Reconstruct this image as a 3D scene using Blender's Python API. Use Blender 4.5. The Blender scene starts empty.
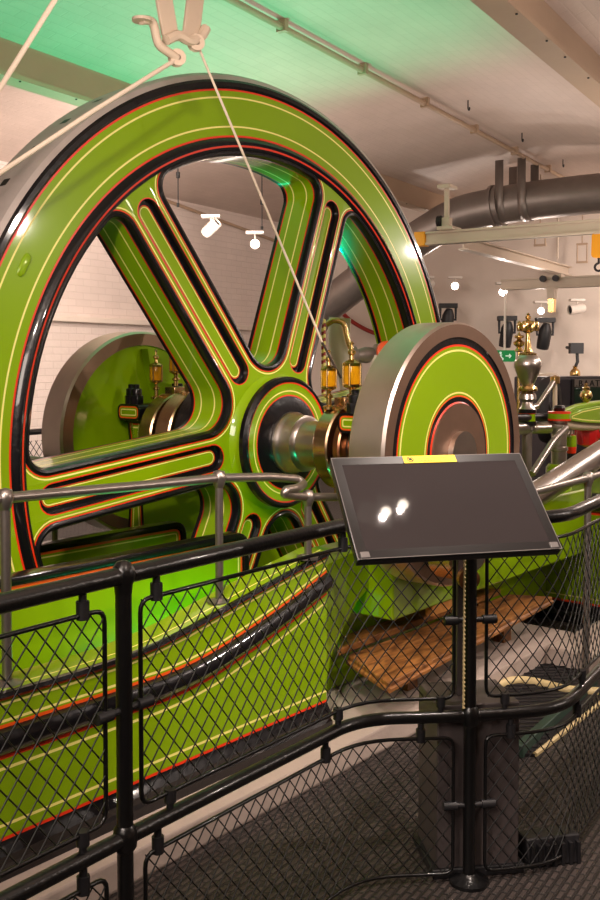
import bpy, math, random
from mathutils import Vector, Matrix
from mathutils.geometry import tessellate_polygon
random.seed(7)
SC = bpy.context.scene
COL = SC.collection
PI = math.pi
rad = math.radians

# ------------------------------------------------------------------ camera geometry and frames
FPX, PY, PIT, TH, CH, DD = 978.0, 401.0, rad(-2.29), rad(50.2), 1.57, 4.9
E0 = Vector((-.033 * DD, DD, 0))
HZ = CH - .081 * DD                       # height of the crankshaft
FR = {'W': Matrix.Identity(4),
      'E': Matrix.Translation(E0) @ Matrix.Rotation(TH, 4, 'Z'),          # engine: x along the bed, y away
      'C': Matrix.Translation(E0) @ Matrix.Rotation(rad(58.2), 4, 'Z')}   # building: x along the ceiling beams
INV = {k: m.inverted() for k, m in FR.items()}
CAM = Vector((0, 0, CH))


def ray(x, y):
    X, Y = (x - 300) / FPX, -(y - PY) / FPX
    c, s = math.cos(PIT), math.sin(PIT)
    return Vector((X, c - s * Y, s + c * Y))


def at(x, y, dist, fr='W'):
    d = ray(x, y)
    return INV[fr] @ (CAM + d * (dist / d.y))


def onb(x, y, b, fr='E', ax=1):
    o, d = INV[fr] @ CAM, INV[fr].to_3x3() @ ray(x, y)
    return o + d * ((b - o[ax]) / d[ax])


cam = bpy.data.cameras.new('camera')
cam.lens, cam.sensor_width, cam.shift_y = 36 * FPX / 900, 36, -(450 - PY) / 900
cam.clip_start = .05
camo = bpy.data.objects.new('camera', cam)
camo.location = CAM
camo.rotation_euler = (PI / 2 + PIT, 0, 0)
COL.objects.link(camo)
SC.camera = camo

# ------------------------------------------------------------------ materials
MAT = {}


def srgb(r, g, b):
    return tuple(((c / 255) / 12.92 if c / 255 <= .04045 else ((c / 255 + .055) / 1.055) ** 2.4) for c in (r, g, b)) + (1,)


def mk(name, col, rough=.5, metal=0, coat=0, bump=0, bscale=20, var=0, vscale=4, emit=None, estr=0, aniso=0, trans=0, spec=.5):
    m = bpy.data.materials.new(name)
    m.use_nodes = True
    nt = m.node_tree
    b = nt.nodes['Principled BSDF']
    c = srgb(*col)
    b.inputs['Base Color'].default_value = c
    b.inputs['Roughness'].default_value = rough
    b.inputs['Metallic'].default_value = metal
    b.inputs['Specular IOR Level'].default_value = spec
    b.inputs['Coat Weight'].default_value = coat
    b.inputs['Coat Roughness'].default_value = .06
    b.inputs['Anisotropic'].default_value = aniso
    b.inputs['Transmission Weight'].default_value = trans
    if emit:
        b.inputs['Emission Color'].default_value = srgb(*emit)
        b.inputs['Emission Strength'].default_value = estr
    tc = nt.nodes.new('ShaderNodeTexCoord')
    if var:
        n = nt.nodes.new('ShaderNodeTexNoise')
        n.inputs['Scale'].default_value = vscale
        n.inputs['Detail'].default_value = 6
        nt.links.new(tc.outputs['Object'], n.inputs['Vector'])
        mx = nt.nodes.new('ShaderNodeMix')
        mx.data_type = 'RGBA'
        mx.inputs['A'].default_value = tuple(v * (1 - var) for v in c[:3]) + (1,)
        mx.inputs['B'].default_value = tuple(min(1, v * (1 + var)) for v in c[:3]) + (1,)
        nt.links.new(n.outputs['Fac'], mx.inputs['Factor'])
        nt.links.new(mx.outputs['Result'], b.inputs['Base Color'])
    if bump:
        n = nt.nodes.new('ShaderNodeTexNoise')
        n.inputs['Scale'].default_value = bscale
        n.inputs['Detail'].default_value = 4
        nt.links.new(tc.outputs['Object'], n.inputs['Vector'])
        bp = nt.nodes.new('ShaderNodeBump')
        bp.inputs['Strength'].default_value = bump
        bp.inputs['Distance'].default_value = .02
        nt.links.new(n.outputs['Fac'], bp.inputs['Height'])
        nt.links.new(bp.outputs['Normal'], b.inputs['Normal'])
    MAT[name] = m
    return m


mk('green', (126, 160, 6), .3, 0, .9, .03, 9, .06, 2, spec=.15)
mk('black', (13, 12, 16), .3, 0, .6, .1, 45, spec=.2)
mk('red', (214, 48, 14), .35)
mk('orange', (226, 84, 22), .35)
mk('cream', (236, 226, 130), .4)
mk('steel', (186, 178, 172), .3, 1, aniso=.5, var=.12, vscale=14)
mk('rim_steel', (178, 168, 162), .5, .3, var=.2, vscale=10, bump=.05, bscale=60)
mk('bronze_steel', (212, 198, 188), .34, 1, aniso=.4, var=.12, vscale=8)
mk('brown_steel', (140, 112, 94), .42, .85, var=.15, vscale=12)
mk('bronze', (206, 172, 136), .25, 1, var=.1, vscale=15)
mk('brass', (206, 172, 112), .24, 1)
mk('copper', (188, 130, 98), .28, 1)
mk('amber', (226, 160, 20), .08, 0, .5, trans=.35)
mk('rail_black', (8, 8, 9), .3, 0, .15, .1, 90)
mk('wire_black', (7, 7, 7), .45)
mk('rail_steel', (150, 142, 136), .35, .9, var=.2, vscale=25)
mk('screen', (40, 36, 38), .03, 0, 0)
mk('bezel', (16, 16, 18), .3)
mk('clear', (112, 108, 106), .15)
mk('kiosk_grey', (76, 68, 67), .5, .2)
mk('yellow', (246, 208, 20), .45)
mk('sticker_ink', (214, 140, 20), .5)
mk('paint_cream', (206, 186, 164), .55, 0, 0, .08, 30, .08, 3)
mk('paint_white', (222, 208, 196), .6, 0, 0, .08, 40, .06, 4)
mk('beam_tan', (178, 152, 128), .5, 0, 0, .05, 40, .1, 4)
mk('beam_light', (204, 188, 170), .5, 0, 0, .05, 40, .08, 4)
mk('duct_grey', (132, 122, 116), .4, .55, var=.18, vscale=7)
mk('dark_metal', (40, 36, 38), .45, .5)
mk('dark_box', (38, 32, 40), .5, var=.2, vscale=6)
mk('dark_green_glass', (12, 40, 30), .2, 0, .3)
mk('ink', (12, 12, 14), .5)
mk('rope', (214, 196, 176), .8, bump=.3, bscale=160)
mk('dark_rope', (52, 40, 32), .7)
mk('red_cord', (150, 34, 26), .55)
mk('red_paint', (198, 22, 24), .35, coat=.4)
mk('crane_yellow', (238, 160, 16), .45)
mk('lamp_white', (225, 215, 205), .5)
mk('lamp_glow', (255, 250, 240), .5, emit=(255, 240, 222), estr=25)
mk('exit_green', (20, 130, 70), .4, emit=(20, 140, 70), estr=.35)
mk('exit_white', (220, 240, 225), .4, emit=(220, 240, 225), estr=.4)
mk('black_plastic', (22, 21, 24), .5)
mk('kerb_paint', (176, 160, 150), .7, 0, 0, .25, 18, .12, 5)
mk('pit', (50, 44, 40), .8, var=.3, vscale=5)
mk('hose_cream', (200, 180, 132), .5)
mk('teal_board', (42, 64, 54), .5)


def brick_mat(name, axes, c1, c2, mortar, bs=(.23, .075), bump=.5, rough=.6, noise=.15):
    m = bpy.data.materials.new(name)
    m.use_nodes = True
    nt = m.node_tree
    b = nt.nodes['Principled BSDF']
    b.inputs['Roughness'].default_value = rough
    tc = nt.nodes.new('ShaderNodeTexCoord')
    sp = nt.nodes.new('ShaderNodeSeparateXYZ')
    cb = nt.nodes.new('ShaderNodeCombineXYZ')
    nt.links.new(tc.outputs['Object'], sp.inputs[0])
    nt.links.new(sp.outputs[axes[0]], cb.inputs[0])
    nt.links.new(sp.outputs[axes[1]], cb.inputs[1])
    br = nt.nodes.new('ShaderNodeTexBrick')
    br.inputs['Scale'].default_value = 1
    br.inputs['Brick Width'].default_value = bs[0]
    br.inputs['Row Height'].default_value = bs[1]
    br.inputs['Mortar Size'].default_value = .006
    br.inputs['Mortar Smooth'].default_value = .6
    br.inputs['Color1'].default_value = srgb(*c1)
    br.inputs['Color2'].default_value = srgb(*c2)
    br.inputs['Mortar'].default_value = srgb(*mortar)
    nt.links.new(cb.outputs[0], br.inputs['Vector'])
    n = nt.nodes.new('ShaderNodeTexNoise')
    n.inputs['Scale'].default_value = 2.2
    n.inputs['Detail'].default_value = 8
    nt.links.new(tc.outputs['Object'], n.inputs['Vector'])
    mr = nt.nodes.new('ShaderNodeMapRange')
    mr.inputs['To Min'].default_value = 1 - noise
    mr.inputs['To Max'].default_value = 1 + noise
    nt.links.new(n.outputs['Fac'], mr.inputs['Value'])
    mx = nt.nodes.new('ShaderNodeMix')
    mx.data_type = 'RGBA'
    mx.blend_type = 'MULTIPLY'
    mx.inputs['Factor'].default_value = 1
    nt.links.new(br.outputs['Color'], mx.inputs['A'])
    nt.links.new(mr.outputs['Result'], mx.inputs['B'])
    nt.links.new(mx.outputs['Result'], b.inputs['Base Color'])
    n2 = nt.nodes.new('ShaderNodeTexNoise')
    n2.inputs['Scale'].default_value = 26
    n2.inputs['Detail'].default_value = 5
    nt.links.new(tc.outputs['Object'], n2.inputs['Vector'])
    ad = nt.nodes.new('ShaderNodeMath')
    ad.operation = 'MULTIPLY_ADD'
    ad.inputs[1].default_value = -1
    nt.links.new(br.outputs['Fac'], ad.inputs[0])
    nt.links.new(n2.outputs['Fac'], ad.inputs[2])
    bp = nt.nodes.new('ShaderNodeBump')
    bp.inputs['Strength'].default_value = bump
    bp.inputs['Distance'].default_value = .008
    nt.links.new(ad.outputs[0], bp.inputs['Height'])
    nt.links.new(bp.outputs['Normal'], b.inputs['Normal'])
    MAT[name] = m


brick_mat('vault_brick', (0, 1), (206, 187, 176), (203, 184, 173), (199, 180, 169), bump=.22)
brick_mat('wall_brick', (0, 2), (226, 210, 202), (221, 205, 197), (214, 198, 190), bump=.5, noise=.08)
brick_mat('floor_tread', (0, 1), (66, 57, 54), (54, 47, 44), (34, 29, 27), bs=(.05, .024), bump=.9, rough=.6, noise=.3)


def wood_mat(name, c1, c2):
    m = bpy.data.materials.new(name)
    m.use_nodes = True
    nt = m.node_tree
    b = nt.nodes['Principled BSDF']
    b.inputs['Roughness'].default_value = .5
    tc = nt.nodes.new('ShaderNodeTexCoord')
    mp = nt.nodes.new('ShaderNodeMapping')
    mp.inputs['Scale'].default_value = (2.2, 9, 3)
    nt.links.new(tc.outputs['Object'], mp.inputs['Vector'])
    n = nt.nodes.new('ShaderNodeTexNoise')
    n.inputs['Scale'].default_value = 2.5
    n.inputs['Detail'].default_value = 9
    n.inputs['Distortion'].default_value = 1.5
    nt.links.new(mp.outputs[0], n.inputs['Vector'])
    r = nt.nodes.new('ShaderNodeValToRGB')
    r.color_ramp.elements[0].position, r.color_ramp.elements[1].position = .35, .65
    r.color_ramp.elements[0].color, r.color_ramp.elements[1].color = srgb(*c1), srgb(*c2)
    nt.links.new(n.outputs['Fac'], r.inputs['Fac'])
    nt.links.new(r.outputs['Color'], b.inputs['Base Color'])
    bp = nt.nodes.new('ShaderNodeBump')
    bp.inputs['Strength'].default_value = .3
    bp.inputs['Distance'].default_value = .01
    nt.links.new(n.outputs['Fac'], bp.inputs['Height'])
    nt.links.new(bp.outputs['Normal'], b.inputs['Normal'])
    MAT[name] = m


wood_mat('wood', (92, 54, 24), (164, 108, 54))
wood_mat('wood_pale', (172, 112, 52), (206, 146, 76))

# ------------------------------------------------------------------ mesh builder
ORG = {}


class MB:
    def __init__(s, xf=None):
        s.v, s.f, s.m, s.mats, s.xf = [], [], [], [], xf

    def mi(s, n):
        if n not in s.mats:
            s.mats.append(n)
        return s.mats.index(n)

    def p(s, q):
        q = Vector(q)
        s.v.append(s.xf @ q if s.xf else q)
        return len(s.v) - 1

    def face(s, idx, mat):
        s.f.append(tuple(idx))
        s.m.append(s.mi(mat))

    def grid(s, rows, mats, closed=False):
        ids = [[s.p(q) for q in r] for r in rows]
        n = len(rows[0])
        for i in range(len(rows) - 1):
            mt = mats if isinstance(mats, str) else mats[i]
            if mt is None:
                continue
            for j in range(n if closed else n - 1):
                k = (j + 1) % n
                s.face((ids[i][j], ids[i][k], ids[i + 1][k], ids[i + 1][j]), mt)
        return ids

    def tube(s, pts, r, mat, seg=8, closed=False, caps=True):
        pts = [Vector(q) for q in pts]
        n = len(pts)
        rs = r if isinstance(r, (list, tuple)) else [r] * n
        tan = []
        for i in range(n):
            a = pts[(i - 1) % n] if (i > 0 or closed) else pts[i]
            b = pts[(i + 1) % n] if (i < n - 1 or closed) else pts[i]
            t = (b - a)
            tan.append(t.normalized() if t.length > 1e-9 else Vector((0, 0, 1)))
        up = Vector((0, 0, 1)) if abs(tan[0].z) < .9 else Vector((1, 0, 0))
        nn = (up - tan[0] * up.dot(tan[0])).normalized()
        rows = []
        for i in range(n):
            nn = (nn - tan[i] * nn.dot(tan[i])).normalized()
            bb = tan[i].cross(nn)
            rows.append([pts[i] + (nn * math.cos(2 * PI * k / seg) + bb * math.sin(2 * PI * k / seg)) * rs[i] for k in range(seg)])
        if closed:
            rows.append(rows[0])
        ids = s.grid(rows, mat, True)
        if caps and not closed:
            s.face(ids[0][::-1], mat)
            s.face(ids[-1], mat)

    def lathe(s, prof, mats, o=(0, 0, 0), ax=(0, 0, 1), seg=32, a0=0, a1=2 * PI, cap=False):
        o, ax = Vector(o), Vector(ax).normalized()
        up = Vector((0, 0, 1)) if abs(ax.z) < .9 else Vector((1, 0, 0))
        e1 = (up - ax * up.dot(ax)).normalized()
        e2 = ax.cross(e1)
        full = abs(a1 - a0 - 2 * PI) < 1e-6
        cnt = seg if full else seg + 1
        rows = []
        for r, h in prof:
            r = max(r, 1e-4)
            rows.append([o + ax * h + (e1 * math.cos(a0 + (a1 - a0) * k / seg) + e2 * math.sin(a0 + (a1 - a0) * k / seg)) * r for k in range(cnt)])
        ids = s.grid(rows, mats, full)
        if cap:
            s.face(ids[0][::-1], mats if isinstance(mats, str) else mats[0])
            s.face(ids[-1], mats if isinstance(mats, str) else mats[-1])

    def box(s, x0, x1, y0, y1, z0, z1, mat):
        q = [s.p((x, y, z)) for x in (x0, x1) for y in (y0, y1) for z in (z0, z1)]
        for f in ((0, 1, 3, 2), (4, 6, 7, 5), (0, 4, 5, 1), (2, 3, 7, 6), (0, 2, 6, 4), (1, 5, 7, 3)):
            s.face([q[i] for i in f], mat)

    def fill(s, loops, fn, mat):
        vv = [[Vector((x, y, 0)) for x, y in l] for l in loops]
        ids = [s.p(fn(x, y)) for l in loops for x, y in l]
        for t in tessellate_polygon(vv):
            s.face([ids[i] for i in t], mat)

    def prism(s, poly, fn, d0, d1, front, side=None, back=None):
        """poly in (u,v); fn(u,v,d) -> point; bands = front may be a list [(inset, mat), ...]"""
        side = side or (front if isinstance(front, str) else front[0][1])
        n = len(poly)
        if isinstance(front, str):
            s.fill([poly], lambda u, v: fn(u, v, d0), front)
        else:
            rings = [poly] + [inset(poly, d) for d, _ in front[:-1]]
            for i in range(len(rings) - 1):
                s.grid([[fn(u, v, d0) for u, v in rings[i]], [fn(u, v, d0) for u, v in rings[i + 1]]], front[i][1], True)
            s.fill([rings[-1]], lambda u, v: fn(u, v, d0), front[-1][1])
        s.grid([[fn(u, v, d0) for u, v in poly], [fn(u, v, d1) for u, v in poly]], side, True)
        s.fill([poly], lambda u, v: fn(u, v, d1), back or side)

    def build(s, name, parent=None, frame='W', org=None, bevel=0, smooth=35, kind=None):
        if parent is not None:
            org, frame = ORG[parent.name]
        org = Vector(org if org is not None else (0, 0, 0))
        me = bpy.data.meshes.new(name)
        me.from_pydata([tuple(q - org) for q in s.v], [], s.f)
        for n in s.mats:
            me.materials.append(MAT[n])
        me.polygons.foreach_set('material_index', s.m)
        me.polygons.foreach_set('use_smooth', [True] * len(s.f))
        import bmesh
        bm = bmesh.new()
        bm.from_mesh(me)
        bmesh.ops.remove_doubles(bm, verts=bm.verts, dist=2e-5)
        bmesh.ops.recalc_face_normals(bm, faces=bm.faces)
        bm.to_mesh(me)
        bm.free()
        me.set_sharp_from_angle(angle=rad(smooth))
        o = bpy.data.objects.new(name, me)
        COL.objects.link(o)
        if parent is not None:
            o.parent = parent
        else:
            o.matrix_world = FR[frame] @ Matrix.Translation(org)
        ORG[o.name] = (org, frame)
        if bevel:
            b = o.modifiers.new('edge', 'BEVEL')
            b.width, b.segments, b.limit_method = bevel, 2, 'ANGLE'
        if kind:
            o['kind'] = kind
        return o


def inset(poly, d):
    n = len(poly)
    ar = sum(poly[i][0] * poly[(i + 1) % n][1] - poly[(i + 1) % n][0] * poly[i][1] for i in range(n))
    sg = 1 if ar > 0 else -1
    out = []
    for i in range(n):
        a, b, c = Vector(poly[i - 1]), Vector(poly[i]), Vector(poly[(i + 1) % n])
        e1, e2 = (b - a).normalized(), (c - b).normalized()
        n1, n2 = Vector((-e1.y, e1.x)) * sg, Vector((-e2.y, e2.x)) * sg
        k = n1 + n2
        L = k.length_squared
        k = k * (2 / L) if L > .2 else n1
        out.append((b.x + k.x * d, b.y + k.y * d))
    return out


def roundpoly(pts, r, seg=5):
    """round the corners of a closed 2-D polygon; r number or list"""
    n, out = len(pts), []
    for i in range(n):
        rr = r[i] if isinstance(r, (list, tuple)) else r
        a, b, c = Vector(pts[i - 1]), Vector(pts[i]), Vector(pts[(i + 1) % n])
        if rr <= 0:
            out.append((b.x, b.y))
            continue
        d1, d2 = (a - b).normalized(), (c - b).normalized()
        half = max(d1.angle(d2) / 2, .05)
        t = min(rr / math.tan(half), (a - b).length * .48, (c - b).length * .48)
        q0, q1 = b + d1 * t, b + d2 * t
        for k in range(seg + 1):
            w = k / seg
            q = q0 * (1 - w) ** 2 + b * 2 * w * (1 - w) + q1 * w * w
            out.append((q.x, q.y))
    return out


def bend(pts, r, seg=6):
    """rounded open 3-D polyline"""
    pts = [Vector(p) for p in pts]
    out = [pts[0]]
    for i in range(1, len(pts) - 1):
        a, b, c = pts[i - 1], pts[i], pts[i + 1]
        t = min(r, (a - b).length * .48, (c - b).length * .48)
        q0, q1 = b + (a - b).normalized() * t, b + (c - b).normalized() * t
        out += [q0 * (1 - w) ** 2 + b * 2 * w * (1 - w) + q1 * w * w for w in [k / seg for k in range(seg + 1)]]
    return out + [pts[-1]]


def tag(o, label, cat, group=None, kind=None):
    o['label'], o['category'] = label, cat
    if group:
        o['group'] = group
    if kind:
        o['kind'] = kind
    return o


def thing(name, label, cat, frame='W', org=(0, 0, 0), group=None):
    o = bpy.data.objects.new(name, None)
    o.empty_display_size = .1
    COL.objects.link(o)
    o.matrix_world = FR[frame] @ Matrix.Translation(Vector(org))
    ORG[o.name] = (Vector(org), frame)
    return tag(o, label, cat, group)


def copy_tree(src, frame, org, label, rot=0, scale=1):
    r = src.copy()
    COL.objects.link(r)
    r.matrix_world = FR[frame] @ Matrix.Translation(Vector(org)) @ Matrix.Rotation(rot, 4, 'Z') @ Matrix.Scale(scale, 4)
    r['label'] = label
    for ch in src.children:
        c = ch.copy()
        COL.objects.link(c)
        c.parent = r
        for g in ch.children:
            d = g.copy()
            COL.objects.link(d)
            d.parent = c
    return r


def fE(u, v, d):            # (a, z, b) in the engine frame
    return Vector((u, d, v))


# ================================================================== SETTING
QB = [-6.98, -3.98, -.98, 2.02]           # ceiling beams across the building frame
P0, P1, Q0, Q1 = -8.5, 8.5, -6.98, 4.95
toC = INV['C'] @ FR['E']


def E2C(a, b):
    q = toC @ Vector((a, b, 0))
    return (q.x, q.y)


PITR = (-2.1, 2.1, -.13, .42)             # flywheel pit in the floor, engine frame
hole = [E2C(PITR[0], PITR[2]), E2C(PITR[1], PITR[2]), E2C(PITR[1], PITR[3]), E2C(PITR[0], PITR[3])]
m = MB()
m.fill([[(P0, Q0), (P1, Q0), (P1, Q1), (P0, Q1)], hole], lambda x, y: (x, y, 0), 'floor_tread')
m.build('floor', frame='C', kind='structure')
m = MB()
a0, a1, b0, b1 = PITR
for q in (((a0, b0), (a1, b0)), ((a1, b0), (a1, b1)), ((a1, b1), (a0, b1)), ((a0, b1), (a0, b0))):
    m.grid([[(q[0][0], q[0][1], 0), (q[1][0], q[1][1], 0)], [(q[0][0], q[0][1], -.95), (q[1][0], q[1][1], -.95)]], 'pit')
m.face([m.p((a0, b0, -.95)), m.p((a1, b0, -.95)), m.p((a1, b1, -.95)), m.p((a0, b1, -.95))], 'pit')
m.build('flywheel_pit', frame='E', kind='structure')

m = MB()
edges = QB + [Q1 + .07]
for i in range(len(edges) - 1):
    qa, qb = edges[i], edges[i + 1]
    row = []
    for k in range(25):
        t = k / 24
        q = qa + (qb - qa) * t
        row.append((q, 3.54 + .24 * (1 - (2 * t - 1) ** 2)))
    m.grid([[(P0 + (P1 - P0) * j / 8, q, z) for j in range(9)] for q, z in row], 'vault_brick')
m.build('ceiling', frame='C', kind='structure', smooth=80)
m = MB()
m.grid([[(P0, Q1, 0), (P1, Q1, 0)], [(P0, Q1, 3.6), (P1, Q1, 3.6)]], 'wall_brick')
m.build('wall_back', frame='C', kind='structure')
for nm, pp in (('wall_left', P0), ('wall_right', P1)):
    m = MB(Matrix.Translation((pp, 0, 0)) @ Matrix.Rotation(PI / 2, 4, 'Z'))
    m.grid([[(Q0, 0, 0), (Q1, 0, 0)], [(Q0, 0, 3.8), (Q1, 0, 3.8)]], 'paint_white')
    m.build(nm, frame='C', kind='structure')
m = MB()
m.grid([[(P0, Q0, 0), (P1, Q0, 0)], [(P0, Q0, 3.6), (P1, Q0, 3.6)]], 'paint_white')
m.build('wall_front', frame='C', kind='structure')
for i, q in enumerate(QB):
    m = MB()
    m.box(P0, P1, q - .075, q + .075, 3.3, 3.328, 'beam_tan')
    m.box(P0, P1, q - .012, q + .012, 3.328, 3.62, 'beam_tan')
    for k in range(40):                   # bolt heads along the flange edge
        pp = P0 + .3 + k * .42
        m.lathe([(.007, 0), (.007, -.006), (.001, -.007)], 'dark_metal', (pp + (k * 7 % 5) * .03, q - .055, 3.3), (0, 0, 1), 6)
    m.build('ceiling_beam', frame='C', kind='structure', smooth=30)

# ledge pipe and cable tray on the back wall
zl = (onb(52, 313, Q1 - .06, 'C').z + onb(300, 334, Q1 - .06, 'C').z) / 2
m = MB()
m.box(P0, P1, Q1 - .09, Q1, zl - .035, zl + .03, 'paint_white')
m.build('trim_1', frame='C', kind='structure', bevel=.01)
m = MB()
ta, tb = onb(165, 200, Q1 - .03, 'C'), onb(300, 250, Q1 - .03, 'C')
dv = (tb - ta)
m.tube([ta - dv * .5, tb + dv * 1.5], .022, 'beam_tan', 6)
tag(m.build('cable_conduit', frame='C', org=ta), 'thin tan cable conduit sloping across the back wall behind the flywheel spokes', 'conduit')

# crown conduit under the vault
m = MB()
zc = 3.725
QC = .75
m.tube([(-6, QC, zc), (8.3, QC, zc)], .022, 'beam_tan', 10)
for k in range(9):
    pp = -2 + k * 1.1
    m.box(pp - .02, pp + .02, QC - .035, QC + .035, zc - .028, 3.78, 'beam_tan')
tag(m.build('ceiling_conduit', frame='C', org=(0, QC, zc)), 'long cream painted conduit running under the crown of the ceiling vault', 'conduit')

# kerb that carries the bed; second kerb across the crank pit
m = MB()
m.prism([(-4.5, -1.03), (1.35, -1.03), (1.35, -.15), (-4.5, -.15)], lambda u, v, d: Vector((u, v, d)), .1, 0, 'kerb_paint')
m.build('trim_2', frame='E', kind='structure', bevel=.012)
m = MB()
m.box(1.0, 1.7, -3.2, -1.03, 0, .1, 'kerb_paint')
m.build('trim_3', frame='E', kind='structure', bevel=.012)

# ================================================================== FLYWHEEL
BACK = .27
fw = thing('flywheel', 'large green six-spoked flywheel with black, red and cream lining', 'flywheel', 'E', (0, 0, HZ))
prof = [(1.416, BACK), (1.416, .06), (1.418, .02), (1.425, -.006), (1.440, -.014), (1.449, -.016), (1.462, -.022), (1.478, -.014), (1.488, 0),
        (1.497, 0), (1.533, 0), (1.541, 0), (1.668, 0), (1.676, 0), (1.702, 0), (1.711, 0), (1.722, -.008), (1.742, -.008), (1.754, 0), (1.775, .012), (1.79, .04),
        (1.79, BACK - .02), (1.77, BACK), (1.416, BACK)]
pm = ['green', 'black', 'black', 'black', 'red', 'black', 'black', 'black', 'red', 'green', 'cream', 'green', 'cream', 'green', 'red', 'black', 'black', 'black',
      'rim_steel', 'rim_steel', 'rim_steel', 'rim_steel', 'green']
m = MB()
m.lathe(prof, pm, (0, 0, HZ), (0, 1, 0), 224)
for k in range(54):                       # barring slots cut in the steel tread
    t = 2 * PI * k / 54 + .03
    q = [Vector((1.7908 * math.cos(t + s * .011), y, HZ + 1.7908 * math.sin(t + s * .011))) for s, y in ((-1, .12), (1, .12), (1, .165), (-1, .165))]
    m.face([m.p(v) for v in q], 'ink')
m.build('rim', fw, smooth=30)

W, RO, RH_, RHO1, RHO2 = .125, 1.405, .318, .135, .08
S30 = math.sin(PI / 6)


def halfloop(dl):
    """window edge from its inner middle to its outer middle, moved dl into the spoke"""
    d = (W + RHO1) / S30
    c = Vector((d * math.cos(PI / 6), d * .5))
    pts = []
    r1 = RHO1 + dl
    for k in range(9):
        t = PI + PI / 6 + (1.5 * PI - PI - PI / 6) * k / 8
        pts.append((c.x + r1 * math.cos(t), c.y + r1 * math.sin(t)))
    c2y = W + RHO2
    c2x = math.sqrt((RO - RHO2) ** 2 - c2y ** 2)
    r2 = RHO2 + dl
    te = math.atan2(c2y, c2x)
    for k in range(9):
        t = -PI / 2 + (te + PI / 2) * k / 8
        pts.append((c2x + r2 * math.cos(t), c2y + r2 * math.sin(t)))
    for k in range(1, 7):
        t = te + (PI / 6 - te) * k / 6
        pts.append(((RO + dl) * math.cos(t), (RO + dl) * math.sin(t)))
    return pts


def stadium(r, x0=.44, x1=1.305, n=10):
    pts = [(x1 + r * math.cos(-PI / 2 + PI * k / n), r * math.sin(-PI / 2 + PI * k / n)) for k in range(n + 1)]
    return pts + [(x0 + r * math.cos(PI / 2 + PI * k / n), r * math.sin(PI / 2 + PI * k / n)) for k in range(n + 1)]


wall = [(0, .25, 'black'), (0, .228, 'red'), (0, .22, 'green'), (0, .182, 'cream'), (0, .174, 'green'), (0, .092, 'cream'), (0, .084, 'green'), (0, .042, 'red'), (0, .034, 'black'),
        (-.004, .024, 'black'), (-.003, .01, 'black'), (.005, -.005, 'black'), (.016, -.008, 'black'), (.029, 0, 'red'), (.035, 0, 'green'), (.040, 0, 'cream'), (.046, 0, None)]
slot = [(.0715, 0, 'green'), (.0675, 0, 'red'), (.062, 0, 'black'), (.0605, .004, 'black'), (.0595, .03, 'black'), (.05, .032, 'black'), (.037, .03, 'red'),
        (.0325, .03, 'green'), (.030, .03, 'cream'), (.0255, .03, None)]
for k in range(6):
    ang = rad(6.7 + 60 * k)
    ca, sa = math.cos(ang), math.sin(ang)

    def fs(u, v, d=0):
        return Vector((u * ca - v * sa, d - .075 * max(0, 1 - math.hypot(u, v) / 1.40), HZ + u * sa + v * ca))
    m = MB()
    for sg in (1, -1):
        m.grid([[fs(x, sg * y, b) for x, y in halfloop(dl)] for dl, b, _ in wall], [w[2] for w in wall[:-1]])
    L = halfloop(wall[-1][0])[:18]
    te = math.atan2(L[-1][1], L[-1][0])
    hub = [(RH_ * math.cos(t), RH_ * math.sin(t)) for t in [rad(-30 + 60 * j / 12) for j in range(13)]]
    outer = hub + L + [(math.hypot(*L[-1]) * math.cos(te * (1 - j / 6)), math.hypot(*L[-1]) * math.sin(te * (1 - j / 6))) for j in range(1, 12)] + [(x, -y) for x, y in L[::-1]]
    m.fill([outer, stadium(slot[0][0])], lambda u, v: fs(u, v, 0), 'green')
    m.grid([[fs(x, y, b) for x, y in stadium(r)] for r, b, _ in slot], [w[2] for w in slot[:-1]], True)
    m.fill([stadium(slot[-1][0])], lambda u, v: fs(u, v, .03), 'green')
    Lb = halfloop(0)[:18]
    ob = hub + Lb + [(1.405 * math.cos(te * (1 - j / 6)), 1.405 * math.sin(te * (1 - j / 6))) for j in range(1, 12)] + [(x, -y) for x, y in Lb[::-1]]
    m.fill([ob], lambda u, v: fs(u, v, .25), 'green')
    m.build('spoke', fw, smooth=40)
m = MB()
m.lathe([(.35, -.04), (.335, -.062), (.318, -.08), (.314, -.1), (.326, -.108), (.324, -.13), (.311, -.144), (.297, -.142), (.29, -.138), (.257, -.138), (.251, -.138), (.236, -.138), (.229, -.138), (.219, -.143), (.15, -.15)],
        ['green', 'green', 'green', 'black', 'black', 'black', 'black', 'red', 'green', 'cream', 'green', 'red', 'black', 'black'], (0, 0, HZ), (0, 1, 0), 96)
m.lathe([(.15, .36), (.316, .35), (.326, .25)], 'black', (0, 0, HZ), (0, 1, 0), 96)
m.build('hub', fw)
m = MB()
m.lathe([(.1, -.45), (.108, -.44), (.112, -.27), (.12, -.262), (.136, -.255), (.14, -.2), (.147, -.185), (.153, -.172), (.153, -.155), (.145, -.14)], 'steel', (0, 0, HZ), (0, 1, 0), 64)
m.build('boss', fw)
m = MB()
m.lathe([(.145, .35), (.15, .42), (.105, .44)], 'steel', (0, 0, HZ), (0, 1, 0), 64)
m.build('boss', fw)
m = MB()
pc = onb(24, 265, 0)
t = math.atan2(pc.z - HZ, pc.x) + PI / 2
pill = [(.022 * math.cos(s) + (.03 if math.cos(s) >= 0 else -.03), .018 * math.sin(s)) for s in [2 * PI * (j + .5) / 20 for j in range(20)]]
ring = [(s, b) for s, b in ((1, -.001), (.92, -.006), (.75, -.008))]
m.grid([[Vector((pc.x + (x * math.cos(t) - y * math.sin(t)) * s, b, pc.z + (x * math.sin(t) + y * math.cos(t)) * s)) for x, y in pill] for s, b in ring], 'green', True)
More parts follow.
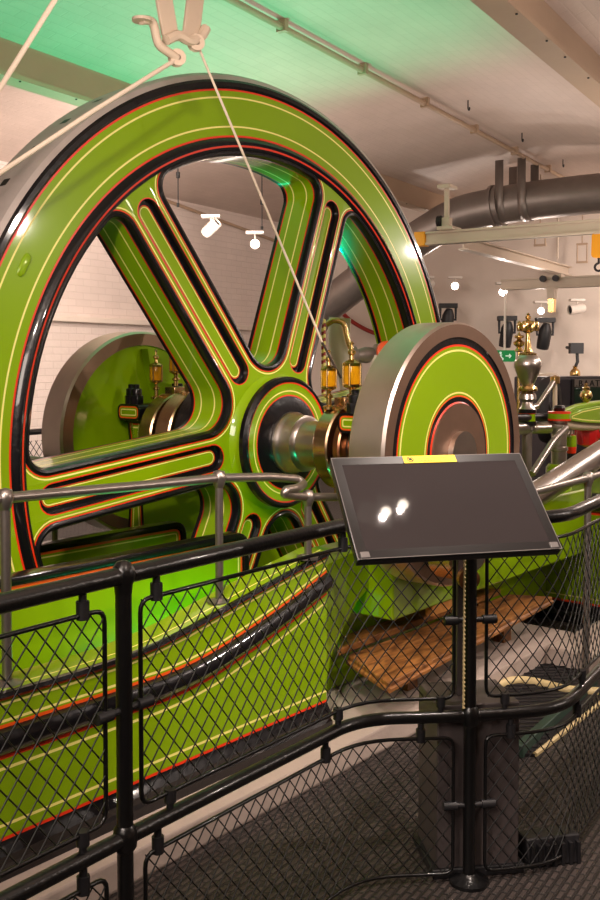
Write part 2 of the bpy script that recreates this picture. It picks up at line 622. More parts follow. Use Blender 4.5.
m.fill([pill], lambda u, v: Vector((pc.x + (u * math.cos(t) - v * math.sin(t)) * .75, -.008, pc.z + (u * math.sin(t) + v * math.cos(t)) * .75)), 'green')
m.build('cover_plate', fw, smooth=60)

# ================================================================== CRANKSHAFT, DISCS, ECCENTRICS
m = MB()
m.lathe([(.002, -1.13), (.1, -1.13), (.1, 1.12), (.002, 1.12)], 'steel', (0, 0, HZ), (0, 1, 0), 48)
tag(m.build('crankshaft', frame='E', org=(0, 0, HZ)), 'polished steel crankshaft running through the flywheel hub', 'shaft')


def crank_disc(name, label, b_in, b_out, inner_face):
    """b_in faces the flywheel; b_out faces away from it"""
    t = thing(name, label, 'crank disc', 'E', (0, (b_in + b_out) / 2, HZ), 'crank discs at the ends of the crankshaft')
    s = 1 if b_out > b_in else -1
    m = MB()
    m.lathe([(.49, b_in), (.555, b_in), (.567, b_in + s * .012), (.567, b_out - s * .012), (.558, b_out), (.503, b_out)],
            ['brown_steel', 'bronze_steel', 'bronze_steel', 'bronze_steel', 'brown_steel'], (0, 0, HZ), (0, 1, 0), 128)
    m.build('steel_tyre', t, smooth=25)
    m = MB()
    if inner_face:
        m.lathe([(.49, b_in), (.487, b_in + s * .012), (.1, b_in + s * .012)], ['green', 'green'], (0, 0, HZ), (0, 1, 0), 96)
    else:
        m.lathe([(.49, b_in), (.1, b_in)], 'green', (0, 0, HZ), (0, 1, 0), 96)
    m.lathe([(.503, b_out), (.499, b_out - s * .006), (.472, b_out - s * .004), (.463, b_out - s * .004), (.450, b_out - s * .004), (.442, b_out - s * .004), (.268, b_out - s * .004), (.261, b_out - s * .004),
             (.254, b_out - s * .004), (.247, b_out - s * .004), (.226, b_out - s * .004), (.218, b_out)],
            ['black', 'black', 'red', 'green', 'cream', 'green', 'cream', 'green', 'orange', 'black', 'red'], (0, 0, HZ), (0, 1, 0), 128)
    m.build('painted_face', t, smooth=25)
    m = MB()
    m.lathe([(.22, b_out), (.22, b_out + s * .006), (.09, b_out + s * .006), (.08, b_out + s * .012), (.0, b_out + s * .012)], 'brown_steel', (0, 0, HZ), (0, 1, 0), 64)
    m.build('shaft_end', t, smooth=25)
    m = MB()                              # crank pin low on the outer face
    m.lathe([(.07, b_out), (.07, b_out + s * .16), (.085, b_out + s * .16), (.085, b_out + s * .2), (.0, b_out + s * .2)], 'steel', (-.2, 0, HZ - .36), (0, 1, 0), 32)
    m.build('crank_pin', t)
    if inner_face:
        m = MB()                          # raised web on the inner face
        arc = [(.47 * math.cos(u), HZ + .47 * math.sin(u)) for u in [rad(-80 + 172 * k / 24) for k in range(25)]]
        arc += [(-.02 + .1 * math.sin(k * PI / 10), HZ + .42 - .84 * k / 10) for k in range(1, 10)]
        m.prism(arc, fE, b_in - s * .05, b_in + s * .005, 'green')
        m.build('web', t, smooth=40)
    return t


crank_disc('crank_disc', 'near steel-rimmed crank disc with green, red and cream face in front of the flywheel', -.925, -1.10, False)
crank_disc('crank_disc', 'far steel-rimmed green crank disc seen behind the flywheel at left', .93, 1.11, True)


def eccentric(b0, b1, r, label, mat, ang):
    t = thing('eccentric_strap', label, 'eccentric', 'E', (0, (b0 + b1) / 2, HZ), 'eccentric straps on the crankshaft')
    m = MB()
    c = (0, 0, HZ)
    m.lathe([(r * .72, b0), (r * .97, b0), (r, b0 + .008), (r, b1 - .008), (r * .97, b1), (r * .72, b1)], mat, c, (0, 1, 0), 64)
    m.build('strap', t, smooth=25)
    m = MB()
    m.lathe([(.09, b0 + .01), (r * .73, b0 + .006), (r * .73, b1 - .006), (.09, b1 - .01)], 'brown_steel', c, (0, 1, 0), 64)
    m.build('sheave', t, smooth=25)
    m = MB()
    bm_ = (b0 + b1) / 2
    ca, sa = math.cos(ang), math.sin(ang)
    m.prism([(r * .9, -.05), (r + .1, -.028), (1.5, -.022), (1.5, .022), (r + .1, .028), (r * .9, .05)], lambda u, v, d: Vector((u * ca - v * sa, d, HZ + u * sa + v * ca)), bm_ - .018, bm_ + .018, 'steel')
    m.build('eccentric_rod', t, bevel=.004)
    for sz in (1, -1):
        m = MB()
        m.box(-.045, .045, b0 + .01, b1 - .01, HZ + sz * (r + .012) - .02, HZ + sz * (r + .012) + .02, mat)
        m.lathe([(.02, 0), (.02, .05)], 'dark_metal', (0, bm_, HZ + sz * (r + .012) - .025), (0, 0, 1), 6, cap=True)
        m.build('clamp_lug', t, bevel=.004)
    return t


eccentric(-.53, -.445, .2, 'gleaming bronze eccentric strap in front of the flywheel hub', 'bronze', rad(4))
eccentric(-.59, -.55, .185, 'narrow bronze eccentric strap between the hub strap and the near bearing', 'copper', rad(-3))
eccentric(.46, .57, .25, 'bronze eccentric strap behind the flywheel, nearest its hub', 'bronze', rad(3))
eccentric(.62, .72, .23, 'bronze eccentric strap behind the flywheel beside the far bearing', 'bronze', rad(-3))


def pedestal(b0, b1, zb, label, side):
    t = thing('bearing_pedestal', label, 'bearing', 'E', (0, (b0 + b1) / 2, zb), 'main bearing pedestals')
    bands = [(.022, 'black'), (.03, 'orange'), (.036, 'green'), (.042, 'cream'), (0, 'green')]
    bands = [(0, 'black'), (.024, 'orange'), (.032, 'green'), (.037, 'cream'), (.043, 'green')]
    bands = [(bands[i + 1][0] if i + 1 < len(bands) else 0, bands[i][1]) for i in range(len(bands))]
    m = MB()
    fB = lambda u, v, d: Vector((d, u, v))
    bm_ = (b0 + b1) / 2
    leg = roundpoly([(b0 - .0, zb), (b1 + .0, zb), (b1 - .03, HZ - .12), (b1, HZ + .08), (b0, HZ + .08), (b0 + .03, HZ - .12)], [0, 0, .05, .02, .02, .05])
    m.prism(leg, fB, -.15, .3, [(.018, 'black'), (.026, 'red'), (.036, 'green'), (.044, 'cream'), (0, 'green')], 'green')
    m.build('housing', t, bevel=.004)
    m = MB()
    cap = roundpoly([(b0 - .02, HZ + .08), (b1 + .02, HZ + .08), (b1 + .02, HZ + .17), (b0 - .02, HZ + .17)], .04)
    m.prism(cap, fB, -.2, .2, [(.012, 'black'), (.02, 'orange'), (.027, 'green'), (.033, 'cream'), (0, 'green')], 'black')
    m.build('bearing_cap', t, bevel=.012)
    for x, bb in ((-.16, b0 + .05), (-.16, b1 - .05), (.16, b0 + .05), (.16, b1 - .05)):
        m = MB()
        if 1:
            m.lathe([(.04, 0), (.04, .05)], 'black', (x, bb, HZ + .165), (0, 0, 1), 6, cap=True)
            m.lathe([(.03, .045), (.03, .085), (.018, .09), (.018, .11), (.0, .112)], 'black', (x, bb, HZ + .165), (0, 0, 1), 12)
        m.build('cap_nut', t, bevel=.003)
    m = MB()
    m.lathe([(.125, b0 - .02), (.125, b1 + .02)], 'bronze', (0, 0, HZ), (0, 1, 0), 40)
    m.lathe([(.1, b0 - .02), (.125, b0 - .02)], 'bronze', (0, 0, HZ), (0, 1, 0), 40)
    m.lathe([(.1, b1 + .02), (.125, b1 + .02)], 'bronze', (0, 0, HZ), (0, 1, 0), 40)
    m.build('bearing_shell', t)
    return t


pedestal(-.85, -.615, .82, 'lined green bearing pedestal between the bronze strap and the near crank disc', -1)
pedestal(.76, .9, .6, 'green bearing pedestal with black nuts in front of the far crank disc', 1)

# ------------------------------------------------------------------ lubricators
lub = None


def oil_cup(p, label, s=1.0):
    global lub
    if lub is None:
        lub = thing('oil_cup', label, 'lubricator', 'E', p, 'brass oil cups on the bearings and straps')
        o = Vector(p)
        m = MB()
        m.lathe([(.03, 0), (.03, .012), (.012, .02), (.012, .05), (.02, .055), (.02, .065), (.01, .07), (.012, .085), (.034, .095), (.036, .104), (.03, .108)], 'brass', o, (0, 0, 1), 20)
        m.build('stem', lub)
        m = MB()
        m.lathe([(.031, .106), (.034, .12), (.034, .17), (.031, .182)], 'amber', o, (0, 0, 1), 20, cap=True)
        m.build('glass', lub)
        m = MB()
        m.lathe([(.036, .18), (.038, .19), (.022, .2), (.01, .205), (.008, .22), (.016, .228), (.016, .238), (.006, .246), (.005, .262), (.01, .268), (.004, .276), (.0, .277)], 'brass', o, (0, 0, 1), 20)
        for k in range(4):
            t = k * PI / 2 + .4
            m.tube([o + Vector((.036 * math.cos(t), .036 * math.sin(t), .1)), o + Vector((.036 * math.cos(t), .036 * math.sin(t), .186))], .004, 'brass', 6)
        m.build('cap', lub)
        return lub
    return copy_tree(lub, 'E', p, label, scale=s)


oil_cup((-.09, -.46, HZ + .177), 'amber oil cup on the gleaming bronze strap beside the flywheel hub')
oil_cup((-.06, -.57, HZ + .173), 'amber oil cup on the narrow bronze strap beside the near crank disc', 1.15)
oil_cup((.0, .515, HZ + .263), 'amber oil cup behind the spokes, rightmost of the three by the far disc')
oil_cup((.0, .67, HZ + .243), 'amber oil cup behind the spokes, middle of the three by the far disc')
oil_cup((.0, .83, HZ + .19), 'amber oil cup on the far bearing, leftmost of the three by the far disc')

# ================================================================== BED AND GUARDS
bed = thing('engine_bed', 'long green cast engine bed with black mouldings and cream and red coach lines', 'engine bed', 'E', (-1.5, -.5, .09))


def interp(tab, x):
    if x <= tab[0][0]:
        return tab[0][1]
    for (x0, y0), (x1, y1) in zip(tab, tab[1:]):
        if x <= x1:
            t = (x - x0) / (x1 - x0)
            return y0 + (y1 - y0) * t
    return tab[-1][1]


def smooth_tab(tab, x, w=.14):
    return sum(interp(tab, x + d * w) for d in (-1, -.5, 0, .5, 1)) / 5


TOP = [(-2.1, .632), (-1.75, .628), (-1.5, .64), (-1.3, .68), (-1.0, .74), (-.7, .795), (-.3, .86)]
BND = [(-2.1, .492), (-1.36, .49), (-1.1, .545), (-.77, .632), (-.45, .745), (-.2, .83)]
AE = -.6
aa = [-4.4 + (AE + 4.4) * k / 80 for k in range(81)]
BF = -.85
z0 = .1
rows, mats = [], []


def addrow(fz, fb, mat):
    rows.append([Vector((a, fb, fz(a))) for a in aa])
    mats.append(mat)


def bz(o):
    return lambda a: smooth_tab(BND, a) + o


def tz(o):
    return lambda a: smooth_tab(TOP, a) + o


def cz(v):
    return lambda a: v


for z, b, mt in ((z0, BF - .03, 'black'), (.13, BF - .03, 'black'), (.14, BF - .02, 'black'), (.165, BF - .022, 'black'), (.185, BF - .01, 'black'), (.2, BF, 'red'), (.21, BF, 'green'), (.24, BF, 'cream'), (.249, BF, 'green')):
    addrow(cz(z), b, mt)
for o, b, mt in ((-.088, BF, 'cream'), (-.079, BF, 'green'), (-.056, BF, 'red'), (-.045, BF, 'black'), (-.034, BF - .016, 'black'), (-.014, BF - .03, 'black'), (.01, BF - .03, 'black'), (.028, BF - .018, 'black'), (.034, BF, 'orange'),
                 (.044, BF, 'green'), (.05, BF, 'cream'), (.058, BF, 'green')):
    addrow(bz(o), b, mt)
for o, b, mt in ((-.04, BF, 'cream'), (-.033, BF, 'green'), (-.026, BF, 'orange'), (-.018, BF - .004, 'black'), (-.012, BF - .018, 'black'), (0, BF - .014, 'black'), (.002, BF, 'green'), (.002, BF + .03, 'cream'), (.002, BF + .036, 'green'), (.002, BF + .13, 'green')):
    addrow(tz(o), b, mt)
addrow(cz(.3), BF + .13, 'green')
addrow(cz(.3), -.16, 'green')
addrow(cz(z0), -.16, 'green')
m = MB()
m.grid(rows, mats)
end = [rows[i][-1] for i in range(len(rows))]
m.fill([[(q.y, q.z) for q in end]], lambda u, v: Vector((AE, u, v)), 'green')
m.build('side_panel', bed, smooth=35)
m = MB()
m.box(AE, 1.95, -.6, -.16, z0, .5, 'green')
m.box(-.16, 1.95, -.87, -.58, .44, .82, 'green')
m.box(-.1, 1.95, -.5, -.16, .44, .62, 'green')
m.build('bearing_step', bed, bevel=.01)
m = MB()                                  # curved bracket under the near bearing
br = [(AE, .12), (-.5, .12), (-.42, .34), (-.25, .52), (-.1, .6), (-.1, .74), (-.3, .74), (AE, .7)]
m.prism(br, fE, -.74, -.52, 'green')
m.build('bracket', bed, smooth=50)


def guard(b0, b1, a_left, a_right, zb, zt, label, name='splash_guard'):
    t = thing(name, label, 'guard', 'E', ((a_left + a_right) / 2, (b0 + b1) / 2, zb), 'flywheel splash guards')
    poly = roundpoly([(a_left, zb), (a_right, zb), (a_right, zt), (a_left, zt)], [0, 0, .085, 0], 8)
    m = MB()
    m.prism(inset(poly, .036), fE, b0, b1, [(.011, 'orange'), (.02, 'green'), (.027, 'cream'), (0, 'green')], 'green')
    m.prism(inset(poly, .015), fE, b0 + .002, b1 - .002, 'black', 'black')
    m.build('plate', t)
    m = MB()
    top = [(a_left, zt - .02)] + [q for q in inset(poly, .02) if q[1] > zb + .05]
    path = roundpoly([(a_left, zb), (a_right - .013, zb), (a_right - .013, zt - .013), (a_left, zt - .013)], [0, 0, .07, 0], 10)[1:]
    bmid = (b0 + b1) / 2
    w = (b1 - b0) / 2 + .01
    sec = [(-.016, -w), (.0, -w - .006), (.012, -w), (.016, 0), (.012, w), (0, w + .006), (-.016, w)]
    rows_ = []
    for i, (u, v) in enumerate(path):
        pa, pb = Vector(path[max(i - 1, 0)]), Vector(path[min(i + 1, len(path) - 1)])
        tn = (pb - pa).normalized()
        nn = Vector((tn.y, -tn.x))
        rows_.append([Vector((u + nn.x * x, bmid + y, v + nn.y * x)) for x, y in sec])
    m.grid(rows_, 'black', True)
    m.build('edge_moulding', t, smooth=50)
    return t


guard(-.325, -.275, -4.4, -.5, .3, .823, 'near green splash guard with black rounded edge in front of the flywheel')
guard(.40, .45, -4.0, -.19, .3, .755, 'far green splash guard with black rounded edge behind the flywheel')

far = thing('engine_bed', 'dark green far side engine bed behind the flywheel and its far guard', 'engine bed', 'E', (-1, .9, 0))
m = MB()
m.prism([(-3.5, 0), (.8, 0), (.8, .6), (-3.5, .6)], fE, .46, 1.0, [(.03, 'black'), (.04, 'orange'), (0, 'green')], 'green')
m.build('side_panel', far, bevel=.01)

# right-hand cylinder bed with its own lining
rb = thing('cylinder_bed', 'green cylinder bed with black foot beyond the crank pit at right', 'engine bed', 'E', (2.6, -1, 0))
m = MB()
rr = [(.0, .0, 'black'), (.0, .115, 'red'), (.0, .128, 'green'), (.0, .15, 'cream'), (.0, .158, 'green'), (0, .66, 'red'), (0, .672, 'black'), (-.03, .69, 'black'), (-.03, .73, 'black'), (0, .75, 'black'), (.3, .75, None)]
ring_ = [(1.9, -.1), (1.9, -1.55), (1.95, -1.6), (5.4, -1.6), (5.4, -.1)]
rows_ = []
for o, z, _ in rr:
    pl = inset(ring_, o)
    rows_.append([Vector((x, y, z)) for x, y in pl])
m.grid(rows_, [r[2] for r in rr[:-1]], True)
m.fill([inset(ring_, .3)], lambda u, v: Vector((u, v, .75)), 'green')
m.build('casting', rb, smooth=30)
m = MB()
m.box(1.84, 5.46, -1.66, -.06, 0, .06, 'black')
m.build('foot', rb, bevel=.012)

# ================================================================== BLACK BARRIER
PTS = [(-1.25, 1.0), (-.39, 2.14), (.175, 2.865), (.51, 2.89), (.80, 2.95), (1.45, 4.0)]
path = [Vector((p.x, p.y)) for p in bend([(x, y, 0) for x, y in PTS], .12, 8)]
cum = [0]
for q0, q1 in zip(path, path[1:]):
    cum.append(cum[-1] + (q1 - q0).length)


def PS(s, z=0.0, off=0.0):
    s = min(max(s, 0), cum[-1] - 1e-6)
    i = max(k for k in range(len(cum)) if cum[k] <= s)
    i = min(i, len(path) - 2)
    d = (path[i + 1] - path[i]).normalized()
    q = path[i] + d * (s - cum[i])
    return Vector((q.x + d.y * off, q.y - d.x * off, z))


def s_of(x, y):
    return min((k / 2000 * cum[-1] for k in range(2001)), key=lambda s: (PS(s).xy - Vector((x, y))).length)


SA, SB = s_of(-.39, 2.14), s_of(.51, 2.89)
ZT, ZM = 1.1, .51
bar = thing('barrier', 'black tubular visitor barrier with ball-topped posts curving in front of the engine', 'railing', 'W', (0, 2.6, 0))
for z, r in ((ZT, .0205), (ZM, .0185)):
    m = MB()
    m.tube([(q.x, q.y, z) for q in path], r, 'rail_black', 14)
    m.build('rail', bar, smooth=60)
for s in (SA, SB, SA - 1.15, cum[-1] - .06):
    b = PS(s)
    m = MB()
    m.tube([b, b + Vector((0, 0, ZT))], .0185, 'rail_black', 16)
    m.lathe([(.06, 0), (.06, .01), (.03, .02), (.019, .03)], 'rail_black', b, (0, 0, 1), 20)
    m.lathe([(.0, .03), (.014, .0265), (.024, .013), (.0285, 0), (.025, -.014), (.021, -.024), (.019, -.045)], 'rail_black', b + Vector((0, 0, ZT + .004)), (0, 0, 1), 20)
    m.lathe([(.019, -.03), (.026, -.02), (.028, 0), (.026, .02), (.019, .03)], 'rail_black', b + Vector((0, 0, ZM)), (0, 0, 1), 20)
    m.build('post', bar, smooth=60)


def mesh_panel(sa, sb, za, zb, label, clips_top, clips_bot, post_side=None):
    rim = [(sa, za), (sb, za), (sb, zb), (sa, zb)]
    rim = roundpoly(rim, .03, 4)
    dense = []
    for (x0, y0), (x1, y1) in zip(rim, rim[1:] + rim[:1]):
        k = max(1, int(math.hypot(x1 - x0, y1 - y0) / .04))
        dense += [(x0 + (x1 - x0) * j / k, y0 + (y1 - y0) * j / k) for j in range(k)]
    m = MB()
    m.tube([PS(s, z) for s, z in dense], .0055, 'rail_black', 8, closed=True)
    t = m.build('mesh_panel', bar, smooth=60)
    m = MB()
    pitch, slope = .0475, 1.22
    h = zb - za
    for sg in (1, -1):
        n = int((sb - sa + h / slope) / pitch) + 2
        for k in range(n + 1):
            x0 = sa - h / slope + k * pitch + .01
            # line: s = x0 + (z-za)/slope  (or mirrored)
            pts = []
            N = 22
            for j in range(N + 1):
                z = za + h * j / N
                s = x0 + (z - za) / slope if sg > 0 else x0 + (zb - z) / slope
                pts.append((s, z))
            seg = []
            for (s0, z0_), (s1, z1_) in zip(pts, pts[1:]):
                lo, hi = 0.0, 1.0
                ds = s1 - s0
                for lim, sign in ((sa, 1), (sb, -1)):
                    f0, f1 = (s0 - lim) * sign, (s1 - lim) * sign
                    if f0 < 0 and f1 < 0:
                        hi = -1
                    elif f0 < 0:
                        lo = max(lo, f0 / (f0 - f1))
                    elif f1 < 0:
                        hi = min(hi, f0 / (f0 - f1))
                if hi > lo:
                    a_, b_ = (s0 + ds * lo, z0_ + (z1_ - z0_) * lo), (s0 + ds * hi, z0_ + (z1_ - z0_) * hi)
                    if not seg:
                        seg.append(a_)
                    seg.append(b_)
            if len(seg) > 1:
                seg = seg[::2] if len(seg) % 2 else seg[:-1:2] + [seg[-1]]
                m.tube([PS(s, z, sg * .0018) for s, z in seg], .0019, 'wire_black', 5, caps=False)
    m.build('wire_mesh', t, smooth=80)

    def clip(p0, p1):
        m = MB()
        d = (p1 - p0)
        m.tube([p0 - d * .15, p0 + d * .35, p0 + d * .36, p1 + d * .2], [.009, .009, .0145, .0145], 'black_plastic', 8)
        m.build('clip', t, smooth=50)
    zr = ZT if zb > .6 else ZM
    for s in clips_top:
        clip(PS(s, zr - .018), PS(s, zb))
    zr = ZM if zb > .6 else None
    if zr:
        for s in clips_bot:
            clip(PS(s, zr + .017), PS(s, za))
    if post_side:
        for s, dirn in post_side:
            zz = (za + zb) / 2
            clip(PS(s, zz), PS(s + dirn * .05, zz))
    return t


SBD = s_of(.175, 2.865)
mesh_panel(SA - 1.1, SA - .055, .565, 1.035, 'upper wire mesh panel left of the left ball-topped post', (SA - .115, SA - .9), (SA - .12, SA - .85), ((SA - .02, -1),))
mesh_panel(SA + .05, SB - .05, .565, 1.035, 'upper wire mesh panel between the two posts in front of the green bed', (SA + .1, SBD - .08), (SA + .14, SBD - .1, SB - .09), ((SA + .02, 1), (SB - .02, -1)))
mesh_panel(SB + .05, SB + .95, .565, 1.035, 'upper wire mesh panel curving away right of the kiosk', (SB + .12, SB + .8), (SB + .11, SB + .5), ((SB + .02, 1),))
mesh_panel(SA - 1.1, SA - .055, .03, .445, 'lower wire mesh panel left of the left ball-topped post', (SA - .12, SA - .9), ())
mesh_panel(SA + .06, SB - .05, .03, .445, 'lower wire mesh panel between the two posts in front of the dark floor', (SA + .1, SBD - .16, SB - .15), (), ((SB - .02, -1),))
mesh_panel(SB + .05, SB + .95, .03, .445, 'lower wire mesh panel curving away right of the kiosk base', (SB + .13, SB + .45), (), ((SB + .02, 1),))

# ================================================================== INFORMATION KIOSK
kx = Matrix.Translation((.5, 2.93, 0)) @ Matrix.Rotation(rad(8), 4, 'Z')
ki = thing('information_kiosk', 'black tilted touch screen on a grey floor pedestal behind the barrier', 'kiosk', 'W', (.53, 3.0, 0))
m = MB(kx)
m.box(-.085, .175, .0, .22, 0, .53, 'kiosk_grey')
m.build('base_cabinet', ki, bevel=.004)
m = MB(kx)
m.box(-.1, .19, -.012, .232, 0, .03, 'black_plastic')
m.build('plinth', ki, bevel=.004)
m = MB(kx)
m.box(.0, .06, .08, .14, .53, 1.2, 'kiosk_grey')
m.build('column', ki, bevel=.004)
m = MB(kx)
m.lathe([(.034, 0), (.034, .025), (.02, .03), (.0, .03)], 'copper', (.03, .08, .9), (0, -1, 0), 20)
m.build('column_knob', ki)
zb_, zt_ = 1.09, 1.315


def onz(x, y, z):
    d = ray(x, y)
    return CAM + d * ((z - CH) / d.z)


BL, BR, TR, TL = onz(350, 560, zb_), onz(558, 549, zb_), onz(524, 453, zt_), onz(338, 458, zt_)
e1 = (((BR - BL) + (TR - TL)) / 2)
wd = e1.length
e1.normalize()
e2 = ((TL - BL) + (TR - BR)) / 2
e2 -= e1 * e2.dot(e1)
hh = e2.length
e2.normalize()
e3 = e1.cross(e2)
cen = (BL + BR + TR + TL) / 4
sx = Matrix((e1, e2, e3)).transposed().to_4x4()
sx.translation = cen
hw, h2 = wd / 2, hh / 2
m = MB(sx)
m.box(-hw, hw, -h2, h2, -.028, -.006, 'bezel')
scr = m.build('screen', ki, bevel=.003)
m = MB(sx)
m.box(-hw + .003, hw - .003, -h2 + .003, h2 - .003, -.0065, 0, 'screen')
m.build('glass', scr, bevel=.0015)
m = MB(sx)
fr_ = [(-hw, -h2), (hw, -h2), (hw, h2), (-hw, h2)]
m.grid([[Vector((u, v, .0006)) for u, v in (inset(fr_, i_) if i_ else fr_)] for i_ in (0, .002, .026)], ['clear', 'bezel'], True)
m.build('glass_border', scr)
m = MB(sx)
m.box(-hw * .27, hw * .28, h2 - .026, h2 - .001, .0008, .002, 'yellow')
m.prism([(-hw * .20 + .0095 * math.cos(t), h2 - .0135 + .0095 * math.sin(t)) for t in [k * PI / 12 for k in range(24)]], lambda u, v, d: Vector((u, v, d)), .0024, .0018, [(.0022, 'ink'), (0, 'yellow')], 'ink')
m.box(-hw * .2 - .0045, -hw * .2 + .0045, h2 - .0175, h2 - .0095, .0024, .0027, 'ink')
m.tube([(-hw * .2 - .006, h2 - .0075, .0028), (-hw * .2 + .006, h2 - .0195, .0028)], .0009, 'ink', 6)
for row, x1 in ((.009, .19), (.0175, .235)):
    x = -hw * .1
    while x < hw * x1:
        w_ = random.uniform(.006, .013)
        m.box(x, x + w_, h2 - row - .003, h2 - row, .0018, .0023, 'sticker_ink')
        x += w_ + .0025
m.build('sticker', scr)
for px_, py_ in ((-hw + .02, -h2 + .012), (hw - .02, -h2 + .012)):
    m = MB(sx)
    m.box(px_ - .012, px_ + .012, py_ - .01, py_ + .008, -.003, .005, 'clear')
    m.build('corner_clip', scr, bevel=.002)
m = MB()
col_top = kx @ Vector((.03, .11, 1.17))
under = cen - e3 * .03
m.tube([col_top, under + e2 * .04], .02, 'kiosk_grey', 10)
m.build('screen_bracket', ki)
m = MB(sx)
m.box(-.1, .1, -.07, .07, -.045, -.0285, 'kiosk_grey')
m.build('mounting_plate', ki, bevel=.003)
m = MB()
pb = PS(SB)
cpts = [Vector((pb.x - .024 + .0012 * (k % 2), pb.y - .025, 1.12 - k * .0065)) for k in range(90)]
m.tube(cpts, [.0045 if k % 2 else .0022 for k in range(90)], 'hose_cream', 8)
tag(m.build('spiral_cable', frame='W', org=cpts[0]), 'thin pale beaded cable hanging down the front of the right barrier post', 'cable')

# ================================================================== STEEL GUARD RAIL ROUND THE FLYWHEEL
gr = thing('guard_rail', 'slim steel hand rail with S bend standing on the green bed before the flywheel', 'railing', 'E', (-1.2, -.8, .63))
pl = [Vector((-4.0, -.8, 1.175)), onb(5, 498, -.8), onb(150, 485, -.8), onb(219, 478, -.8), onb(270, 477, -.8), onb(298, 479, -.8), onb(304, 484, -.82), onb(298, 488, -.86), onb(286, 490, -.88), onb(284, 494, -.88), onb(294, 496, -.86), onb(308, 497, -.85), onb(345, 497, -.85), onb(420, 497, -.85)]
m = MB()
m.tube(bend(pl, .03, 4), .0165, 'rail_steel', 12)
m.build('hand_rail', gr, smooth=60)
for (x, y), bb, zbot in (((5, 498), -.8, .625), ((219, 478), -.8, .70), ((308, 497), -.85, .80)):
    p = onb(x, y, bb)
    m = MB()
    m.tube([(p.x, bb, zbot), (p.x, bb, p.z)], .015, 'rail_steel', 12)
    m.lathe([(.0, .03), (.02, .024), (.027, 0), (.02, -.024), (.015, -.035)], 'rail_steel', (p.x, bb, p.z), (0, 0, 1), 16)
    m.lathe([(.045, 0), (.045, .01), (.016, .02)], 'rail_steel', (p.x, bb, zbot), (0, 0, 1), 16)
    m.build('stanchion', gr, smooth=60)

g2 = thing('guard_rail', 'steel hand rail on a tall stanchion beside the cylinder bed at right', 'railing', 'W', (1.354, 4.58, 0))
m = MB()
zq = 1.02
m.tube([onz(480, 505, zq - .0), onz(538, 491, zq), onz(588, 478, zq), onz(640, 462, zq)], .017, 'rail_steel', 12)
m.build('hand_rail', g2, smooth=60)
m = MB()
p = onz(588, 478, zq)
m.tube([(p.x, p.y, 0), p], .017, 'rail_steel', 12)
m.lathe([(.0, .032), (.022, .026), (.03, 0), (.022, -.026), (.017, -.04)], 'rail_steel', p, (0, 0, 1), 16)
m.lathe([(.06, 0), (.06, .012), (.02, .02)], 'rail_steel', (p.x, p.y, 0), (0, 0, 1), 16)
m.build('stanchion', g2, smooth=60)
g2b = thing('guard_rail', 'steel hand rail behind the flywheel in front of the far crank disc', 'railing', 'E', (-1.4, .62, 0))
m = MB()
r0, r1 = onb(28, 459, .62), onb(54, 462, .62)
r2 = onb(110, 461, .62)
m.tube([r0 + (r0 - r1) * 2, r1, r2, r2 + (r2 - r1) * .6], .017, 'rail_steel', 10)
m.build('hand_rail', g2b, smooth=60)
m = MB()
m.tube([(r1.x, .62, .6), r1], .015, 'rail_steel', 10)
m.lathe([(.0, .03), (.03, .022), (.034, 0), (.028, -.026), (.016, -.04)], 'rail_steel', r1, (0, 0, 1), 14)
m.build('stanchion', g2b, smooth=60)
# mesh fence far behind at left
bf = thing('mesh_fence', 'dark mesh fence panel against the white wall at far left behind the flywheel', 'fence', 'C', onb(36, 450, 3.9, 'C', 1))
c0 = onb(20, 433, 3.9, 'C')
c1 = onb(62, 433, 3.9, 'C')
zt2 = c0.z
m = MB()
for z in (zt2, zt2 - .28):
    m.tube([(c0.x - 1, 3.9, z), (c1.x + .6, 3.9, z)], .028 if z == zt2 else .018, 'rail_black', 8)
for xx in (c0.x - 1, c1.x + .6):
    m.tube([(xx, 3.9, 0), (xx, 3.9, zt2)], .025, 'rail_black', 8)
m.build('fence_frame', bf, smooth=60)
m = MB()
x = c0.x - 1
hgt = .72
while x < c1.x + .6:
    for sg in (1, -1):
        xe = x + sg * hgt * .8
        m.tube([(x, 3.9 + sg * .003, zt2 - .08 - hgt), (xe, 3.9 + sg * .003, zt2 - .08)], .004, 'wire_black', 4, caps=False)
    x += .07
m.build('wire_mesh', bf)

# ================================================================== WOODEN COVERS IN THE CRANK PIT
def board(name, pts, z0_, z1_, label, mat='wood', frame='E', bev=.006, grp='wooden cover boards under the crank disc', lip=True):
    c = sum((Vector(p) for p in pts), Vector((0, 0))) / len(pts)
    t = thing(name, label, 'board', frame, (c.x, c.y, z0_), grp)
    m = MB()
    m.prism(pts, lambda u, v, d: Vector((u, v, d)), z1_, z0_, mat)
    m.build('plank', t, bevel=bev)
    if lip:
        m = MB()
        for (x0, y0), (x1, y1) in zip(pts, pts[1:] + pts[:1]):
            m.tube([(x0, y0, z0_ + .005), (x1, y1, z0_ + .005)], .012, 'wood', 6)
        m.build('edge_strip', t)
    return t


